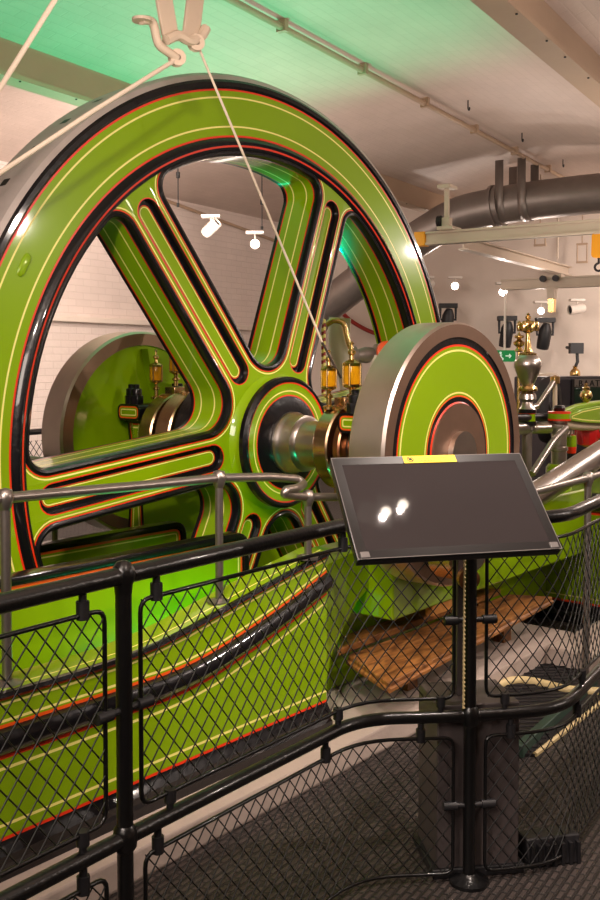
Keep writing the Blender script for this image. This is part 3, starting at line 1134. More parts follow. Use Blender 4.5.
board('cover_board', [(-.5, -1.085), (1.25, -.95), (1.15, -.74), (-.31, -.74)], .265, .3, 'front worn brown wooden cover board under the near crank disc')
board('cover_board', [(-.36, -.72), (1.1, -.72), (1.0, -.61), (-.2, -.61)], .3, .335, 'rear worn brown wooden cover board behind the front one', lip=False)
for x, y, lb in ((.0, -.84, 'short timber bearer under the left end of the front cover board'), (.95, -.81, 'short timber bearer under the right end of the front cover board'), (.95, -.66, 'short timber bearer under the right end of the rear cover board')):
    m = MB()
    m.box(x - .04, x + .04, y - .03, y + .03, .09, .265 if y < -.75 else .3, 'wood')
    tag(m.build('timber_bearer', frame='E', org=(x, y, .09)), lb, 'timber', 'timber bearers under the cover boards')
vb = onb(440, 608, -.84)
m = MB()
m.box(vb.x - .1, vb.x + .09, -.86, -.82, vb.z - .02, .8, 'wood_pale')
tag(m.build('upright_board', frame='E', org=(vb.x, -.84, vb.z), bevel=.006), 'pale upright wooden board standing on the cover boards behind the crank disc', 'board')

# floor bits at right
hs = thing('cable_loop', 'pale cream hose loop lying on the dark mat right of the kiosk', 'hose', 'W', onz(530, 680, .03))
m = MB()
lp = [onz(x, y, .02) for x, y in ((484, 700), (497, 685), (518, 679), (545, 684), (566, 690), (600, 692))]
m.tube(bend(lp, .3, 6), .022, 'hose_cream', 8)
m.build('hose', hs, smooth=60)
mt = thing('floor_mat', 'dark ribbed rubber mat with pale edge on the floor right of the kiosk', 'mat', 'W', onz(540, 700, 0))
mp_ = [onz(x, y, 0) for x, y in ((484, 757), (535, 757), (620, 690), (600, 664), (480, 668))]
m = MB()
m.prism([(q.x, q.y) for q in mp_], lambda u, v, d: Vector((u, v, d)), .012, 0, 'dark_metal')
m.build('mat_base', mt)
m = MB()
for k in range(26):
    t_ = (k + .5) / 26
    A_, B_ = mp_[0].lerp(mp_[4], t_), mp_[1].lerp(mp_[3], t_)
    m.tube([(A_.x, A_.y, .012), (B_.x, B_.y, .012)], .006, 'dark_metal', 6)
m.build('rib', mt)
m = MB()
m.tube([(mp_[1].x, mp_[1].y, .01), (mp_[2].x, mp_[2].y, .01)], .011, 'hose_cream', 6)
m.build('pale_edge', mt)
m = MB()
q0, q1 = onz(528, 760, 0), onz(602, 688, 0)
d_ = (q1 - q0).normalized()
n_ = Vector((-d_.y, d_.x, 0))
m.prism([tuple((v).xy) for v in (q0 + n_ * .02, q1 + n_ * .02, q1 + n_ * .06, q0 + n_ * .06)], lambda u, v, d: Vector((u, v, d)), .05, .0, 'teal_board')
tag(m.build('kick_board', frame='W', org=q0, bevel=.004), 'dark green low board along the edge of the ribbed mat', 'board')
ub = thing('floor_uplighter', 'black box uplighter on the floor behind the lower right mesh', 'floor lamp', 'W', at(555, 845, 3.05))
m = MB(Matrix.Translation(onz(556, 866, 0)) @ Matrix.Rotation(rad(12), 4, 'Z'))
m.prism([(0, 0), (.12, 0), (.1, .075), (.02, .085)], lambda u, v, d: Vector((d, u, v)), -.09, .09, 'black_plastic')
m.build('housing', ub, bevel=.006)
m = MB(Matrix.Translation(onz(556, 866, 0)) @ Matrix.Rotation(rad(12), 4, 'Z'))
for k in range(7):
    m.box(-.085 + k * .026, -.075 + k * .026, -.005, .02, .0, .07, 'black_plastic')
m.build('fin', ub)

# ================================================================== MACHINERY AT THE RIGHT
rod = thing('connecting_rod', 'thick bright steel connecting rod rising to the right past the crank disc', 'rod', 'E', (.5, -1.24, 1.0))
ra, rbp = Vector((-.2, -1.2, HZ - .36)), onb(598, 455, -1.24)
rd = (rbp - ra)
m = MB()
m.tube([ra + rd * .06, ra + rd * .4, ra + rd * 1, ra + rd * 1.5], [.05, .058, .062, .05], 'steel', 24)
m.build('shank', rod, smooth=60)
m = MB()
m.lathe([(.075, -.05), (.13, -.05), (.13, .05), (.075, .05), (.075, -.05)], 'bronze', ra, (0, 1, 0), 32)
m.build('big_end', rod, smooth=30)

gv = thing('governor', 'polished brass and steel vase-shaped engine governor right of the near crank disc', 'governor', 'E', (1.63, -.6, .75))
gb = onb(527, 440, -.6)


def gz(y):
    return onb(527, y, -.6).z


def gl(prof, mats, seg=32):
    m_ = MB()
    px_ = .0059
    m_.lathe([(w * px_, gz(y)) for w, y in prof], mats, (gb.x, -.6, 0), (0, 0, 1), seg)
    return m_


gl([(5, 505), (5, 432), (7, 430), (7, 426), (5, 424)], 'duct_grey').build('column', gv)
gl([(9, 425), (9, 421), (8, 421), (8, 414), (9, 413), (9, 409)], ['black', 'green', 'green', 'red', 'black']).build('lined_collar', gv)
gl([(9, 410), (6, 406), (5, 402), (9, 399), (8, 394), (4, 391), (5, 389)], 'steel').build('pedestal', gv)
gl([(5, 392), (9.5, 391), (10, 389), (9, 386.5), (5, 386)], 'brass').build('brass_ring', gv)
gl([(4.5, 388), (7, 383), (11, 374), (13.7, 367), (13.5, 362), (11, 357), (8, 354.5)], 'steel').build('vase', gv)
gl([(8.5, 356), (9, 353.5), (5, 352), (3.6, 349), (2.2, 336), (2, 331), (3, 330)], 'brass').build('neck', gv)
m = gl([(3, 333), (6, 331), (9, 328), (10, 325), (9.5, 323), (8, 326), (4, 330), (1, 331)], 'brass')
for k in range(6):
    t = k * PI / 3
    m.lathe([(.012, -.03), (.016, -.01), (.012, .02), (.004, .03)], 'brass', (gb.x + .05 * math.cos(t), -.6 + .05 * math.sin(t), gz(326)), (0, 0, 1), 10)
m.build('crown', gv)
gl([(2, 331), (2.2, 325), (3.5, 323), (3.5, 321), (1.5, 319.5), (3, 318), (3, 316.5), (1.2, 315.5), (1.8, 314), (.2, 312.5)], 'brass', 20).build('finial', gv)
m = MB()
arm0, arm1 = onb(537, 406, -.6), onb(555, 380, -.6)
m.tube([arm0, arm1], [.013, .017], 'steel', 10)
m.tube([onb(529, 409, -.6), arm0], .018, 'steel', 10)
m.build('lever_arm', gv, smooth=60)
m = MB()
m.tube([onb(555, 378, -.6), onb(555, 416, -.6)], .014, 'paint_cream', 10)
m.lathe([(.0, .03), (.03, .02), (.03, -.02), (.0, -.03)], 'brass', arm1, (0, 0, 1), 12)
m.build('link_rod', gv, smooth=60)

bo = thing('brass_oiler', 'small brass sight oiler left of the governor neck', 'lubricator', 'E', onb(519, 349, -.45))
ob_ = onb(519, 352, -.45)
m = MB()
m.tube([ob_, ob_ - Vector((0, 0, .55))], .01, 'brass', 8)
m.build('feed_pipe', bo)
m = MB()
m.lathe([(.01, 0), (.03, .005), (.02, .02), (.015, .03), (.034, .045), (.036, .06), (.02, .07), (.012, .08), (.03, .09), (.03, .1), (.012, .105), (.0, .125)], 'brass', ob_, (0, 0, 1), 20)
m.build('cup', bo)

vs = thing('valve_spindle', 'steel valve cylinder with red and green lined collar beneath the green beam', 'valve', 'E', (2.1, -.75, .75))
vz = lambda y: onb(559, y, -.75).z
vx = onb(559, 440, -.75).x
for nm, prof, mats in (('cylinder', [(.045, .7), (.045, vz(451)), (.052, vz(450)), (.052, vz(447)), (.043, vz(446)), (.043, vz(428)), (.05, vz(427)), (.05, vz(424)), (.03, vz(423)), (.03, vz(420))], 'steel'),
                       ('lined_collar', [(.03, vz(421)), (.066, vz(420.5)), (.066, vz(418.5)), (.066, vz(413.5)), (.066, vz(411.5)), (.02, vz(411))], ['red', 'red', 'green', 'red', 'red']),
                       ('cap', [(.03, vz(411.5)), (.036, vz(408)), (.028, vz(405.5)), (.0, vz(405))], 'black')):
    m = MB()
    m.lathe(prof, mats, (vx, -.75, 0), (0, 0, 1), 28)
    m.build(nm, vs, smooth=40)
m = MB()
m.lathe([(.075, .74), (.075, .95), (.06, .97), (.04, .97)], 'green', (vx, -.75, 0), (0, 0, 1), 24)
m.build('green_base', vs, smooth=40)

gbm = thing('rocking_beam', 'tapered lime green rocking beam with pale underside at right edge', 'beam', 'E', onb(585, 418, -.75))
m = MB()
b_up = [(563, 414), (575, 409), (590, 406), (620, 403)]
b_dn = [(563, 420), (575, 422), (590, 423), (620, 423)]
up_, dn_ = [onb(x, y, -.75) for x, y in b_up], [onb(x, y, -.75) for x, y in b_dn]
poly = [(q.x, q.z) for q in up_] + [(q.x, q.z) for q in dn_[::-1]]
m.prism(poly, fE, -.8, -.7, [(.012, 'green'), (.018, 'cream'), (0, 'green')], 'green')
m.build('web', gbm, bevel=.012)
m = MB()
m.tube([q - Vector((0, 0, .02)) for q in dn_], .028, 'paint_cream', 10)
m.build('lower_flange', gbm, smooth=60)
m = MB()
m.tube([q + Vector((0, 0, .01)) for q in up_], .02, 'green', 10)
m.build('upper_flange', gbm, smooth=60)
bo2 = thing('brass_oiler', 'round brass oiler standing on top of the green rocking beam', 'lubricator', 'E', onb(586, 405, -.75))
o2 = onb(586, 405.5, -.75)
m = MB()
m.lathe([(.014, 0), (.014, .02), (.02, .025), (.036, .05), (.038, .065), (.03, .085), (.018, .095), (.02, .1)], 'brass', o2, (0, 0, 1), 20)
m.build('cup', bo2)
m = MB()
m.lathe([(.02, .1), (.022, .11), (.01, .12), (.012, .135), (.0, .14)], 'brass', o2, (0, 0, 1), 16)
m.build('lid', bo2)


def simple_tube(name, pts, r, mat, label, cat, frame='E', org=None, seg=12, rr=.05, group=None):
    m_ = MB()
    m_.tube(bend(pts, rr, 5), r, mat, seg)
    return tag(m_.build(name, frame=frame, org=pts[0], smooth=60), label, cat, group)


simple_tube('steam_pipe', [onb(512, 429, -.6), onb(532, 428, -.6), onb(554, 427, -.72)], .036, 'steel', 'short fat bright steel pipe between the governor and the valve cylinder', 'pipe')
simple_tube('reach_rod', [onb(511, 418, -.62), onb(540, 417, -.62), onb(556, 416, -.7)], .022, 'dark_metal', 'dark steel reach rod running from the governor collar to the lined valve collar', 'rod')
simple_tube('slide_bar', [onb(532, 474, -.95), onb(553, 441, -.95), onb(566, 428, -.95)], .018, 'rail_steel', 'slim slanting steel slide bar low behind the touch screen at right', 'bar')
simple_tube('lagged_pipe', [onb(536, 377, 1.2), onb(548, 376, 1.2), onb(556, 376, 1.2), onb(562, 386, 1.2)], .035, 'beam_light', 'pale lagged pipe elbow behind the governor arm', 'pipe')
rv = thing('red_valve', 'bright red painted valve body under the green rocking beam', 'valve', 'E', onb(587, 437, -.7))
rc = onb(587, 435, -.7)
m = MB()
m.lathe([(.02, -.075), (.06, -.06), (.07, -.02), (.07, .03), (.045, .06), (.03, .07)], 'red_paint', rc, (0, 0, 1), 10)
m.build('body', rv, smooth=30)
m = MB()
m.lathe([(.03, -.06), (.055, -.06), (.055, -.04), (.03, -.04), (.03, .04), (.055, .04), (.055, .06), (.03, .06)], 'red_paint', rc, (.8, -.6, .2), 12)
m.build('flange', rv, smooth=30)
m = MB()
m.tube([rc + Vector((0, 0, .06)), rc + Vector((0, 0, .13))], .012, 'steel', 8)
m.lathe([(.035, 0), (.035, .02)], 'red_paint', rc + Vector((0, 0, .11)), (0, 0, 1), 8, cap=True)
m.build('spindle', rv)
sb_ = onb(570, 431, -.72)
m = MB()
for k in range(2):
    cx_ = sb_ + Vector((k * .045 - .02, 0, .0))
    m.tube([cx_ + Vector((.022 * math.cos(t), 0, .03 * math.sin(t))) for t in [j * PI / 8 for j in range(16)]], .008, 'steel', 6, closed=True)
m.tube([sb_ + Vector((0, 0, -.03)), sb_ + Vector((0, .06, -.06))], .014, 'steel', 6)
tag(m.build('shackle', frame='E', org=sb_), 'pair of small steel shackles beside the valve cylinder', 'shackle')
m = MB()
cp_ = onb(571, 440, -.72)
m.lathe([(.03, -.08), (.034, -.04), (.034, .0), (.03, .03), (.0, .035)], ['red', 'green', 'green', 'red'], cp_, (0, 0, 1), 16)
m.tube([cp_ - Vector((0, 0, .08)), (cp_.x, cp_.y, .74)], .02, 'dark_metal', 8)
tag(m.build('lined_cap', frame='E', org=cp_, smooth=40), 'small red and green lined cap below the steel shackles', 'valve')

# dark cabinet with the lettered strip
dc = thing('dark_cabinet', 'large black equipment case with a lettered strip at the right edge behind the machinery', 'cabinet', 'W', at(590, 400, 8.2))
k0, k1 = at(546, 377, 8.2), at(660, 377, 8.6)
zbot = .1
dx = (k1 - k0).normalized()
kxm = Matrix.Translation((k0.x, k0.y, 0)) @ Matrix.Rotation(math.atan2(dx.y, dx.x), 4, 'Z')
Lc = (k1 - k0).length
zt3 = k0.z
m = MB(kxm)
m.box(0, Lc, 0, .5, zbot, zt3, 'dark_box')
m.build('case', dc, bevel=.02)
m = MB(kxm)
m.box(.27, Lc - .05, -.012, 0, zt3 - .36, zt3 - .09, 'dark_green_glass')
m.build('green_panel', dc, bevel=.005)
m = MB(kxm)
m.box(.245, .27, -.02, 0, zbot, zt3 - .02, 'dark_metal')
m.build('stile', dc)
m = MB(kxm)
m.box(.27, Lc - .05, -.008, 0, zt3 - .085, zt3 - .02, 'duct_grey')
st_ = m.build('name_strip', dc)
cu = bpy.data.curves.new('lettering', 'FONT')
cu.body = '.BAATIN'
cu.size, cu.extrude, cu.space_character = .075, .003, 1.25
to = bpy.data.objects.new('lettering', cu)
COL.objects.link(to)
dg = bpy.context.evaluated_depsgraph_get()
tm = bpy.data.meshes.new_from_object(to.evaluated_get(dg))
bpy.data.objects.remove(to)
xf = kxm @ Matrix.Translation((.29, -.012, zt3 - .08)) @ Matrix.Rotation(PI / 2, 4, 'X')
tm.transform(Matrix.Translation(-ORG[dc.name][0]) @ xf)
tm.materials.clear()
tm.materials.append(MAT['ink'])
lo_ = bpy.data.objects.new('lettering', tm)
COL.objects.link(lo_)
lo_.parent = st_
m = MB()
wc = at(549, 410, 7.7)
m.lathe([(.2, -.04), (.25, -.05), (.27, 0), (.25, .05), (.2, .04), (.2, -.04)], 'dark_box', wc, (1, -.5, 0), 32)
for k in range(5):
    t = k * 2 * PI / 5
    e_ = Vector((.5, 1, 0)).normalized()
    m.tube([wc, wc + e_ * .22 * math.cos(t) + Vector((0, 0, .22 * math.sin(t)))], .022, 'dark_box', 6)
tag(m.build('hand_wheel', frame='W', org=wc, smooth=60), 'black spoked wheel behind the governor beside the black case', 'wheel')

# small fittings above the eccentric straps
hp = [at(336, 410, 5.9), at(341, 350, 5.9), at(336, 325, 5.9)]
simple_tube('white_pipe', [at(352, 400, 6.2), at(349, 370, 6.2), at(338, 345, 6.2), at(340, 318, 6.2)], .07, 'paint_white', 'thick white curved pipe rising behind the amber oil cups', 'pipe', 'W', rr=.12, seg=16)
simple_tube('brass_pipe', [at(326, 325, 5.8), at(333, 320, 5.8), at(344, 322, 5.8), at(347, 338, 5.8), at(352, 352, 5.8)], .017, 'brass', 'thin bent brass pipe looping over behind the upper right spoke', 'pipe', 'W', rr=.06)
vc = thing('valve_cluster', 'grey pipe valve with red hand wheel behind the near crank disc', 'valve', 'W', at(368, 356, 5.9))
c_ = at(366, 355, 5.9)
m = MB()
m.lathe([(.03, -.1), (.06, -.09), (.06, -.06), (.04, -.05), (.05, 0), (.04, .05), (.06, .06), (.06, .09), (.03, .1)], 'duct_grey', c_, (1, .2, .1), 16)
m.lathe([(.035, 0), (.035, -.12), (.055, -.12), (.055, -.15), (.035, -.15), (.035, -.3)], 'paint_white', c_ + Vector((.06, 0, 0)), (0, 0, 1), 14)
m.build('body', vc, smooth=40)
m = MB()
m.lathe([(.045, -.01), (.062, -.012), (.066, 0), (.062, .012), (.045, .01), (.01, .01), (.01, -.02)], 'orange', c_ + Vector((.12, -.04, .02)), (.3, -1, .1), 20)
m.build('hand_wheel', vc, smooth=40)
simple_tube('red_hose', [onb(x, y, 8.44, 'C', 0) for x, y in ((341, 312), (352, 322), (370, 332), (391, 338), (410, 338))], .03, 'red_cord', 'red hose sagging across the wall behind the flywheel rim', 'hose', 'C', rr=.2)
m = MB()
for k in range(22):
    m.lathe([(.004, -.019), (.013, -.014), (.013, .014), (.004, .019)], 'red_cord' if k % 2 else 'cream', at(323.5, 322 + k * 3.6, 5.7), (0, 0, 1), 8)
tag(m.build('barrier_chain', frame='W', org=at(323.5, 322, 5.7)), 'red and white plastic chain hanging behind the hub and the oil cups', 'chain')

# ================================================================== CEILING FITTINGS
# ventilation duct
PD = 6.2
dp = [onb(x, y, PD, 'C', 0) for x, y in ((660, 190), (600, 193), (520, 202), (458, 214), (425, 234), (388, 259), (345, 292), (312, 318))]
dt = thing('ventilation_duct', 'fat grey steel ventilation duct bending down behind the flywheel rim', 'duct', 'C', dp[1])
R_ = .205
m = MB()
m.tube(bend(dp, .25, 5), R_, 'duct_grey', 28, caps=True)
m.build('pipe', dt, smooth=60)
for q, dr in ((dp[3] * .35 + dp[2] * .65, dp[3] - dp[2]), (dp[5] * .45 + dp[6] * .55, dp[6] - dp[5]), (dp[7], dp[7] - dp[6])):
    m = MB()
    m.lathe([(R_, -.05), (R_ + .03, -.05), (R_ + .03, -.015), (R_ + .012, -.01), (R_ + .012, .01), (R_ + .03, .015), (R_ + .03, .05), (R_, .05)], 'duct_grey', q, dr, 28)
    for k in range(8):
        e_ = Vector((math.cos(k * PI / 4), 0, math.sin(k * PI / 4)))
    m.build('flange', dt, smooth=30)
for x, y in ((506, 203), (528, 201)):
    q = onb(x, y, PD, 'C', 0)
    w = .045
    m = MB()
    rr_ = R_ + .012
    loop = [Vector((PD - rr_, q.y, 3.72))] + [Vector((PD + rr_ * math.cos(t), q.y, q.z + rr_ * math.sin(t))) for t in [PI + PI * j / 14 for j in range(15)]] + [Vector((PD + rr_, q.y, 3.72))]
    m.grid([[v + Vector((0, -w, 0)) for v in loop], [v + Vector((0, w, 0)) for v in loop]], 'duct_grey')
    sm_ = m.build('strap', dt)
    sd = sm_.modifiers.new('thick', 'SOLIDIFY')
    sd.thickness = .008

# travelling crane girders and hoists
def girder(x0, x1, p, s, label):
    a, b = onb(x0[0], x0[1], p, 'C', 0), onb(x1[0], x1[1], p, 'C', 0)
    zz = a.z
    t = thing('crane_girder', label, 'crane girder', 'C', (p, a.y, zz), 'cream overhead crane girders')
    m = MB()
    lo, hi = min(a.y, b.y), max(a.y, b.y)
    m.box(p - s * .8, p + s * .8, lo, hi, zz - s, zz - s + .02, 'beam_light')
    m.box(p - s * .8, p + s * .8, lo, hi, zz + s - .02, zz + s, 'beam_light')
    m.box(p - s * .45, p + s * .45, lo, hi, zz - s, zz + s, 'beam_light')
    m.build('beam', t, bevel=.004)
    return t, lo, hi, zz


g, lo, hi, zz = girder((427, 239), (640, 206), 3.6, .055, 'near cream overhead crane girder with a yellow end stop')
m = MB()
m.box(3.6 - .05, 3.6 + .05, hi, hi + .1, zz - .06, zz + .06, 'crane_yellow')
m.build('end_stop', g, bevel=.006)
m = MB()
q = onb(448, 228, 3.6, 'C', 0)
m.box(3.5, 3.7, q.y - .08, q.y + .06, zz + .055, zz + .085, 'beam_light')
m.box(3.53, 3.6, q.y - .04, q.y + .03, zz + .08, zz + .16, 'beam_light')
m.lathe([(.03, -.02), (.05, -.018), (.05, .018), (.03, .02)], 'dark_metal', (3.54, q.y + .05, zz + .13), (0, 1, 0), 16, cap=True)
m.box(3.56, 3.59, q.y - .02, q.y + .02, zz + .1, zz + .42, 'beam_light')
m.box(3.5, 3.66, q.y - .06, q.y + .06, zz + .4, zz + .43, 'beam_light')
m.build('end_carriage', g, bevel=.005)
yh = thing('chain_hoist', 'yellow hoist block hanging from the near crane girder at right edge', 'hoist', 'C', onb(598, 245, 3.6, 'C', 0))
q = onb(599, 245, 3.6, 'C', 0)
m = MB()
m.prism(roundpoly([(q.y - .05, q.z - .1), (q.y + .05, q.z - .1), (q.y + .045, q.z + .09), (q.y - .045, q.z + .09)], .03), lambda u, v, d: Vector((d, u, v)), 3.56, 3.64, 'crane_yellow')
m.build('block', yh, bevel=.008)
m = MB()
m.box(3.55, 3.65, q.y - .03, q.y + .03, q.z + .08, zz - .05, 'beam_light')
m.build('trolley', yh, bevel=.004)
m = MB()
m.tube([(3.6, q.y, q.z - .1), (3.6, q.y, q.z - .14)] + [Vector((3.6, q.y + .03 * math.cos(t) - .0, q.z - .17 + .03 * math.sin(t))) for t in [PI / 2 - k * PI / 6 for k in range(9)]], .01, 'dark_metal', 6)
m.build('hook', yh)
g, lo, hi, zz = girder((502, 285), (640, 270), 6.4, .06, 'far cream overhead crane girder carrying a small chain hoist')
ch = thing('chain_hoist', 'small brass coloured chain hoist hanging from the far crane girder', 'hoist', 'C', onb(552, 296, 6.4, 'C', 0))
q = onb(552, 296, 6.4, 'C', 0)
m = MB()
m.box(6.34, 6.46, q.y - .12, q.y + .12, zz + .05, zz + .085, 'beam_light')
for s in (-.07, .07):
    m.lathe([(.035, -.02), (.035, .02)], 'dark_metal', (6.3, q.y + s, zz + .04), (1, 0, 0), 12, cap=True)
m.build('trolley', ch)
m = MB()
m.prism(roundpoly([(q.y - .035, q.z - .03), (q.y + .035, q.z - .03), (q.y + .045, zz - .05), (q.y - .045, zz - .05)], .015), lambda u, v, d: Vector((d, u, v)), 6.34, 6.46, 'beam_light')
m.build('block', ch, bevel=.006)
m = MB()
zk = onb(552, 309, 6.4, 'C', 0).z
m.prism(roundpoly([(q.y - .03, zk - .04), (q.y + .03, zk - .04), (q.y + .035, q.z - .02), (q.y - .035, q.z - .02)], .02), lambda u, v, d: Vector((d, u, v)), 6.36, 6.44, 'brass')
m.build('bottom_block', ch, bevel=.006)
# runway bracket pieces and hanging strap under the vault
rn = thing('runway_beam', 'cream crane runway beam under the vault between the two crane girders', 'beam', 'C', onb(463, 245, 1.0, 'C'))
ra_ = onb(463, 245, 1.0, 'C')
m = MB()
zr = ra_.z
m.box(ra_.x, 8.45, .95, 1.05, zr - .045, zr - .03, 'beam_light')
m.box(ra_.x, 8.45, .992, 1.008, zr - .03, zr + .06, 'beam_light')
m.box(ra_.x, 8.45, .95, 1.05, zr + .06, zr + .075, 'beam_light')
m.build('beam', rn)
for dxx in (2.4,):
    m = MB()
    m.tube([(ra_.x + dxx, .8 if dxx > 1 else 1.0, zr + .07), (ra_.x + dxx, .8 if dxx > 1 else 1.0, 3.75)], .012, 'beam_light', 8)
    m.build('hanger', rn)
for i, (x, y) in enumerate(((540, 245), (582, 262))):
    q = onb(x, y, .9 if i == 0 else .75, 'C')
    m = MB()
    for s in (-.06, .06):
        m.tube([(q.x, q.y + s, q.z + .22), (q.x, q.y + s, q.z)], .01, 'beam_tan', 6)
    m.box(q.x - .015, q.x + .015, q.y - .07, q.y + .07, q.z - .015, q.z + .01, 'beam_tan')
    m.box(q.x - .015, q.x + .015, q.y - .07, q.y + .07, q.z + .21, q.z + .235, 'beam_tan')
    m.tube([(q.x, q.y, q.z + .22), (q.x, q.y, 3.72)], .008, 'beam_tan', 6)
    tag(m.build('hanging_stirrup', frame='C', org=q), ('tan U-shaped stirrup hanging below the near crane girder', 'tan U-shaped stirrup hanging at right above the far crane girder')[i], 'bracket', 'stirrups under the vault')

# bracket with ropes in front of the flywheel top
BB = -.3
k = lambda x, y, b=BB: onb(x, y, b)
br_ = thing('pulley_bracket', 'cream painted two-strap pulley bracket hanging from the ceiling above the flywheel', 'bracket', 'E', k(185, 40))
for (x0, y0), (x1, y1), db in (((160, -30), (172, 38), .0), ((207, -30), (192, 36), .12)):
    a_, b_ = k(x0, y0), k(x1, y1)
    a_ = b_ + (a_ - b_) * ((3.7 - b_.z) / (a_.z - b_.z))
    m = MB()
    w = Vector((.045, 0, 0))
    rows_ = [[a_ - w + Vector((0, db + s, 0)), a_ + w + Vector((0, db + s, 0)), b_ + w + Vector((0, s, 0)), b_ - w + Vector((0, s, 0))] for s in (0, .015)]
    m.grid(rows_, 'paint_cream', True)
    for r_ in rows_:
        m.face([m.p(v) for v in r_], 'paint_cream')
    m.build('strap', br_, bevel=.003)
m = MB()
m.tube(bend([k(166, 40), k(178, 34), k(190, 42), k(201, 38), k(206, 28)], .03), .022, 'paint_cream', 8)
m.build('yoke', br_)
for x, y in ((196, 43), (177, 58)):
    m = MB()
    c = k(x, y)
    m.lathe([(.012, -.016), (.034, -.016), (.024, 0), (.034, .016), (.012, .016)], 'paint_cream', c, (.5, 1, 0), 18)
    m.build('pulley', br_, smooth=30)
m = MB()
m.tube(bend([k(141, 20), k(153, 20), k(158, 45), k(168, 52), k(177, 58)], .04), .018, 'paint_cream', 8)
m.lathe([(.04, -.006), (.04, .006)], 'paint_cream', k(142, 20), (0, 0, 1), 12, cap=True)
m.build('hook_arm', br_, smooth=60)
e_lo = k(341, 378, -.5)
r_top = k(198, 46)
md = k(322, 342, -.46)
m = MB()
m.tube([r_top, md], .0055, 'rope', 8)
tag(m.build('pull_rope', frame='E', org=r_top), 'pale rope hanging from the bracket across the flywheel to the oil cups', 'rope')
m = MB()
m.tube([md, e_lo], .006, 'dark_rope', 8)
tag(m.build('lever_rod', frame='E', org=e_lo), 'dark thin rod continuing the pale rope down beside the oil cups', 'rod')
simple_tube('pull_rope', [k(177, 59), k(90, 113), k(0, 173), k(-60, 215)], .009, 'rope', 'pale rope running from the bracket down left across the flywheel rim', 'rope')
simple_tube('tie_rod', [at(66, -18, 3.3), at(0, 88, 3.3), at(-30, 136, 3.3)], .009, 'rope', 'pale tie rod crossing the top left corner', 'rod', 'W')

# little hooks in the vault
hk = None
for x, y, z, lab in ((468, 105, 3.74, 'black hook in the vault nearest the ceiling beam at top right'), (522, 137, 3.74, 'black hook in the vault right of centre above the duct'),
                     (563, 163, 3.74, 'black hook in the vault above the right end of the duct'), (475, 180, 3.72, 'black hook in the vault beside the duct bend')):
    q = INV['C'] @ onz(x, y, z)
    zv = 3.8
    if hk is None:
        m = MB()
        m.tube([(q.x, q.y, zv), (q.x, q.y, z - .02)] + [Vector((q.x + .018 * math.cos(t) + .018, q.y, z - .02 + .02 * math.sin(t))) for t in [PI + j * PI / 6 for j in range(8)]], .006, 'ink', 6)
        hk = tag(m.build('ceiling_hook', frame='C', org=q), lab, 'hook', 'black hooks in the ceiling vault')
    else:
        c = hk.copy()
        COL.objects.link(c)
        c.matrix_world = FR['C'] @ Matrix.Translation(q)
        c['label'] = lab
for i, (x, y0, y1) in enumerate(((178, 175, 205), (262, 202, 228), (392, 0, 0))):
    if i == 2:
        break
    a_ = onb(x, y0, 3.6, 'C')
    b_ = onb(x, y1, 3.6, 'C')
    m = MB()
    m.tube([(a_.x, a_.y, 3.8), (a_.x, a_.y, b_.z)], .006, 'ink', 6)
    m.lathe([(.02, -.03), (.02, .03)], 'ink', a_, (0, 0, 1), 6, cap=True)
    m.lathe([(.014, -.02), (.014, .02)], 'ink', b_, (0, 0, 1), 6, cap=True)
    tag(m.build('hanger_wire', frame='C', org=a_), ('thin black hanger wire left, between the two upper spokes', 'thin black hanger wire right, between the two upper spokes')[i], 'wire', 'hanger wires behind the spokes')

# track spotlights
def spot_fix(p, d, label, lit=True, frame='W', r=.055, L=.2, plate=True, up=None):
    t = thing('spotlight', label, 'spotlight', frame, p, 'white ceiling spotlights')
    p, d = Vector(p), Vector(d).normalized()
    m = MB()
    m.lathe([(.0, -L * .55), (r * .8, -L * .5), (r, -L * .35), (r, L * .5), (r * .86, L * .5), (r * .8, L * .42)], 'lamp_white', p, d, 24)
    m.build('can', t, smooth=40)
    m = MB()
    m.lathe([(r * .8, L * .42), (.0, L * .42)], 'lamp_glow' if lit else 'ink', p, d, 20)
    m.build('lens', t)
    m = MB()
    top = p + (up or Vector((0, 0, .11)))
    m.tube([p, top], .009, 'lamp_white', 8)
    m.box(top.x - .09, top.x + .09, top.y - .05, top.y + .05, top.z - .012, top.z + .015, 'lamp_white')
    m.build('mount', t)
    return p, d


camdir = lambda p: (CAM - Vector(p)).normalized()
fix = [((211, 228), 9.6, False, 'unlit white spotlight with black lens, left behind the upper spokes', Vector((.6, -.3, .5)), .055),
       ((255, 244), 9.9, True, 'lit white spotlight, right behind the upper spokes', None, .05),
       ((455, 286), 12.9, True, 'lit spotlight left of three at far right, above the near crank disc', None, .055),
       ((503, 292), 12.6, True, 'lit spotlight middle of three, beneath the far crane girder', None, .06),
       ((541, 311), 12.4, True, 'lit spotlight right of three, under the small chain hoist', None, .05),
       ((577, 309), 12.2, False, 'unlit white spotlight with black end near the right edge', Vector((-.8, -.2, -.1)), .06),
       ((427, 286), 12.9, False, 'small unlit white spotlight between flywheel rim and lit spotlight', Vector((-.7, -.4, -.4)), .06)]
lamps = []
for (x, y), dist, lit, lab, dd, r_ in fix:
    p = at(x, y, dist)
    d = dd if dd else camdir(p)
    spot_fix(p, d, lab, lit, r=r_, L=r_ * 3.4)
    if lit:
        lamps.append((p, Vector(d).normalized()))
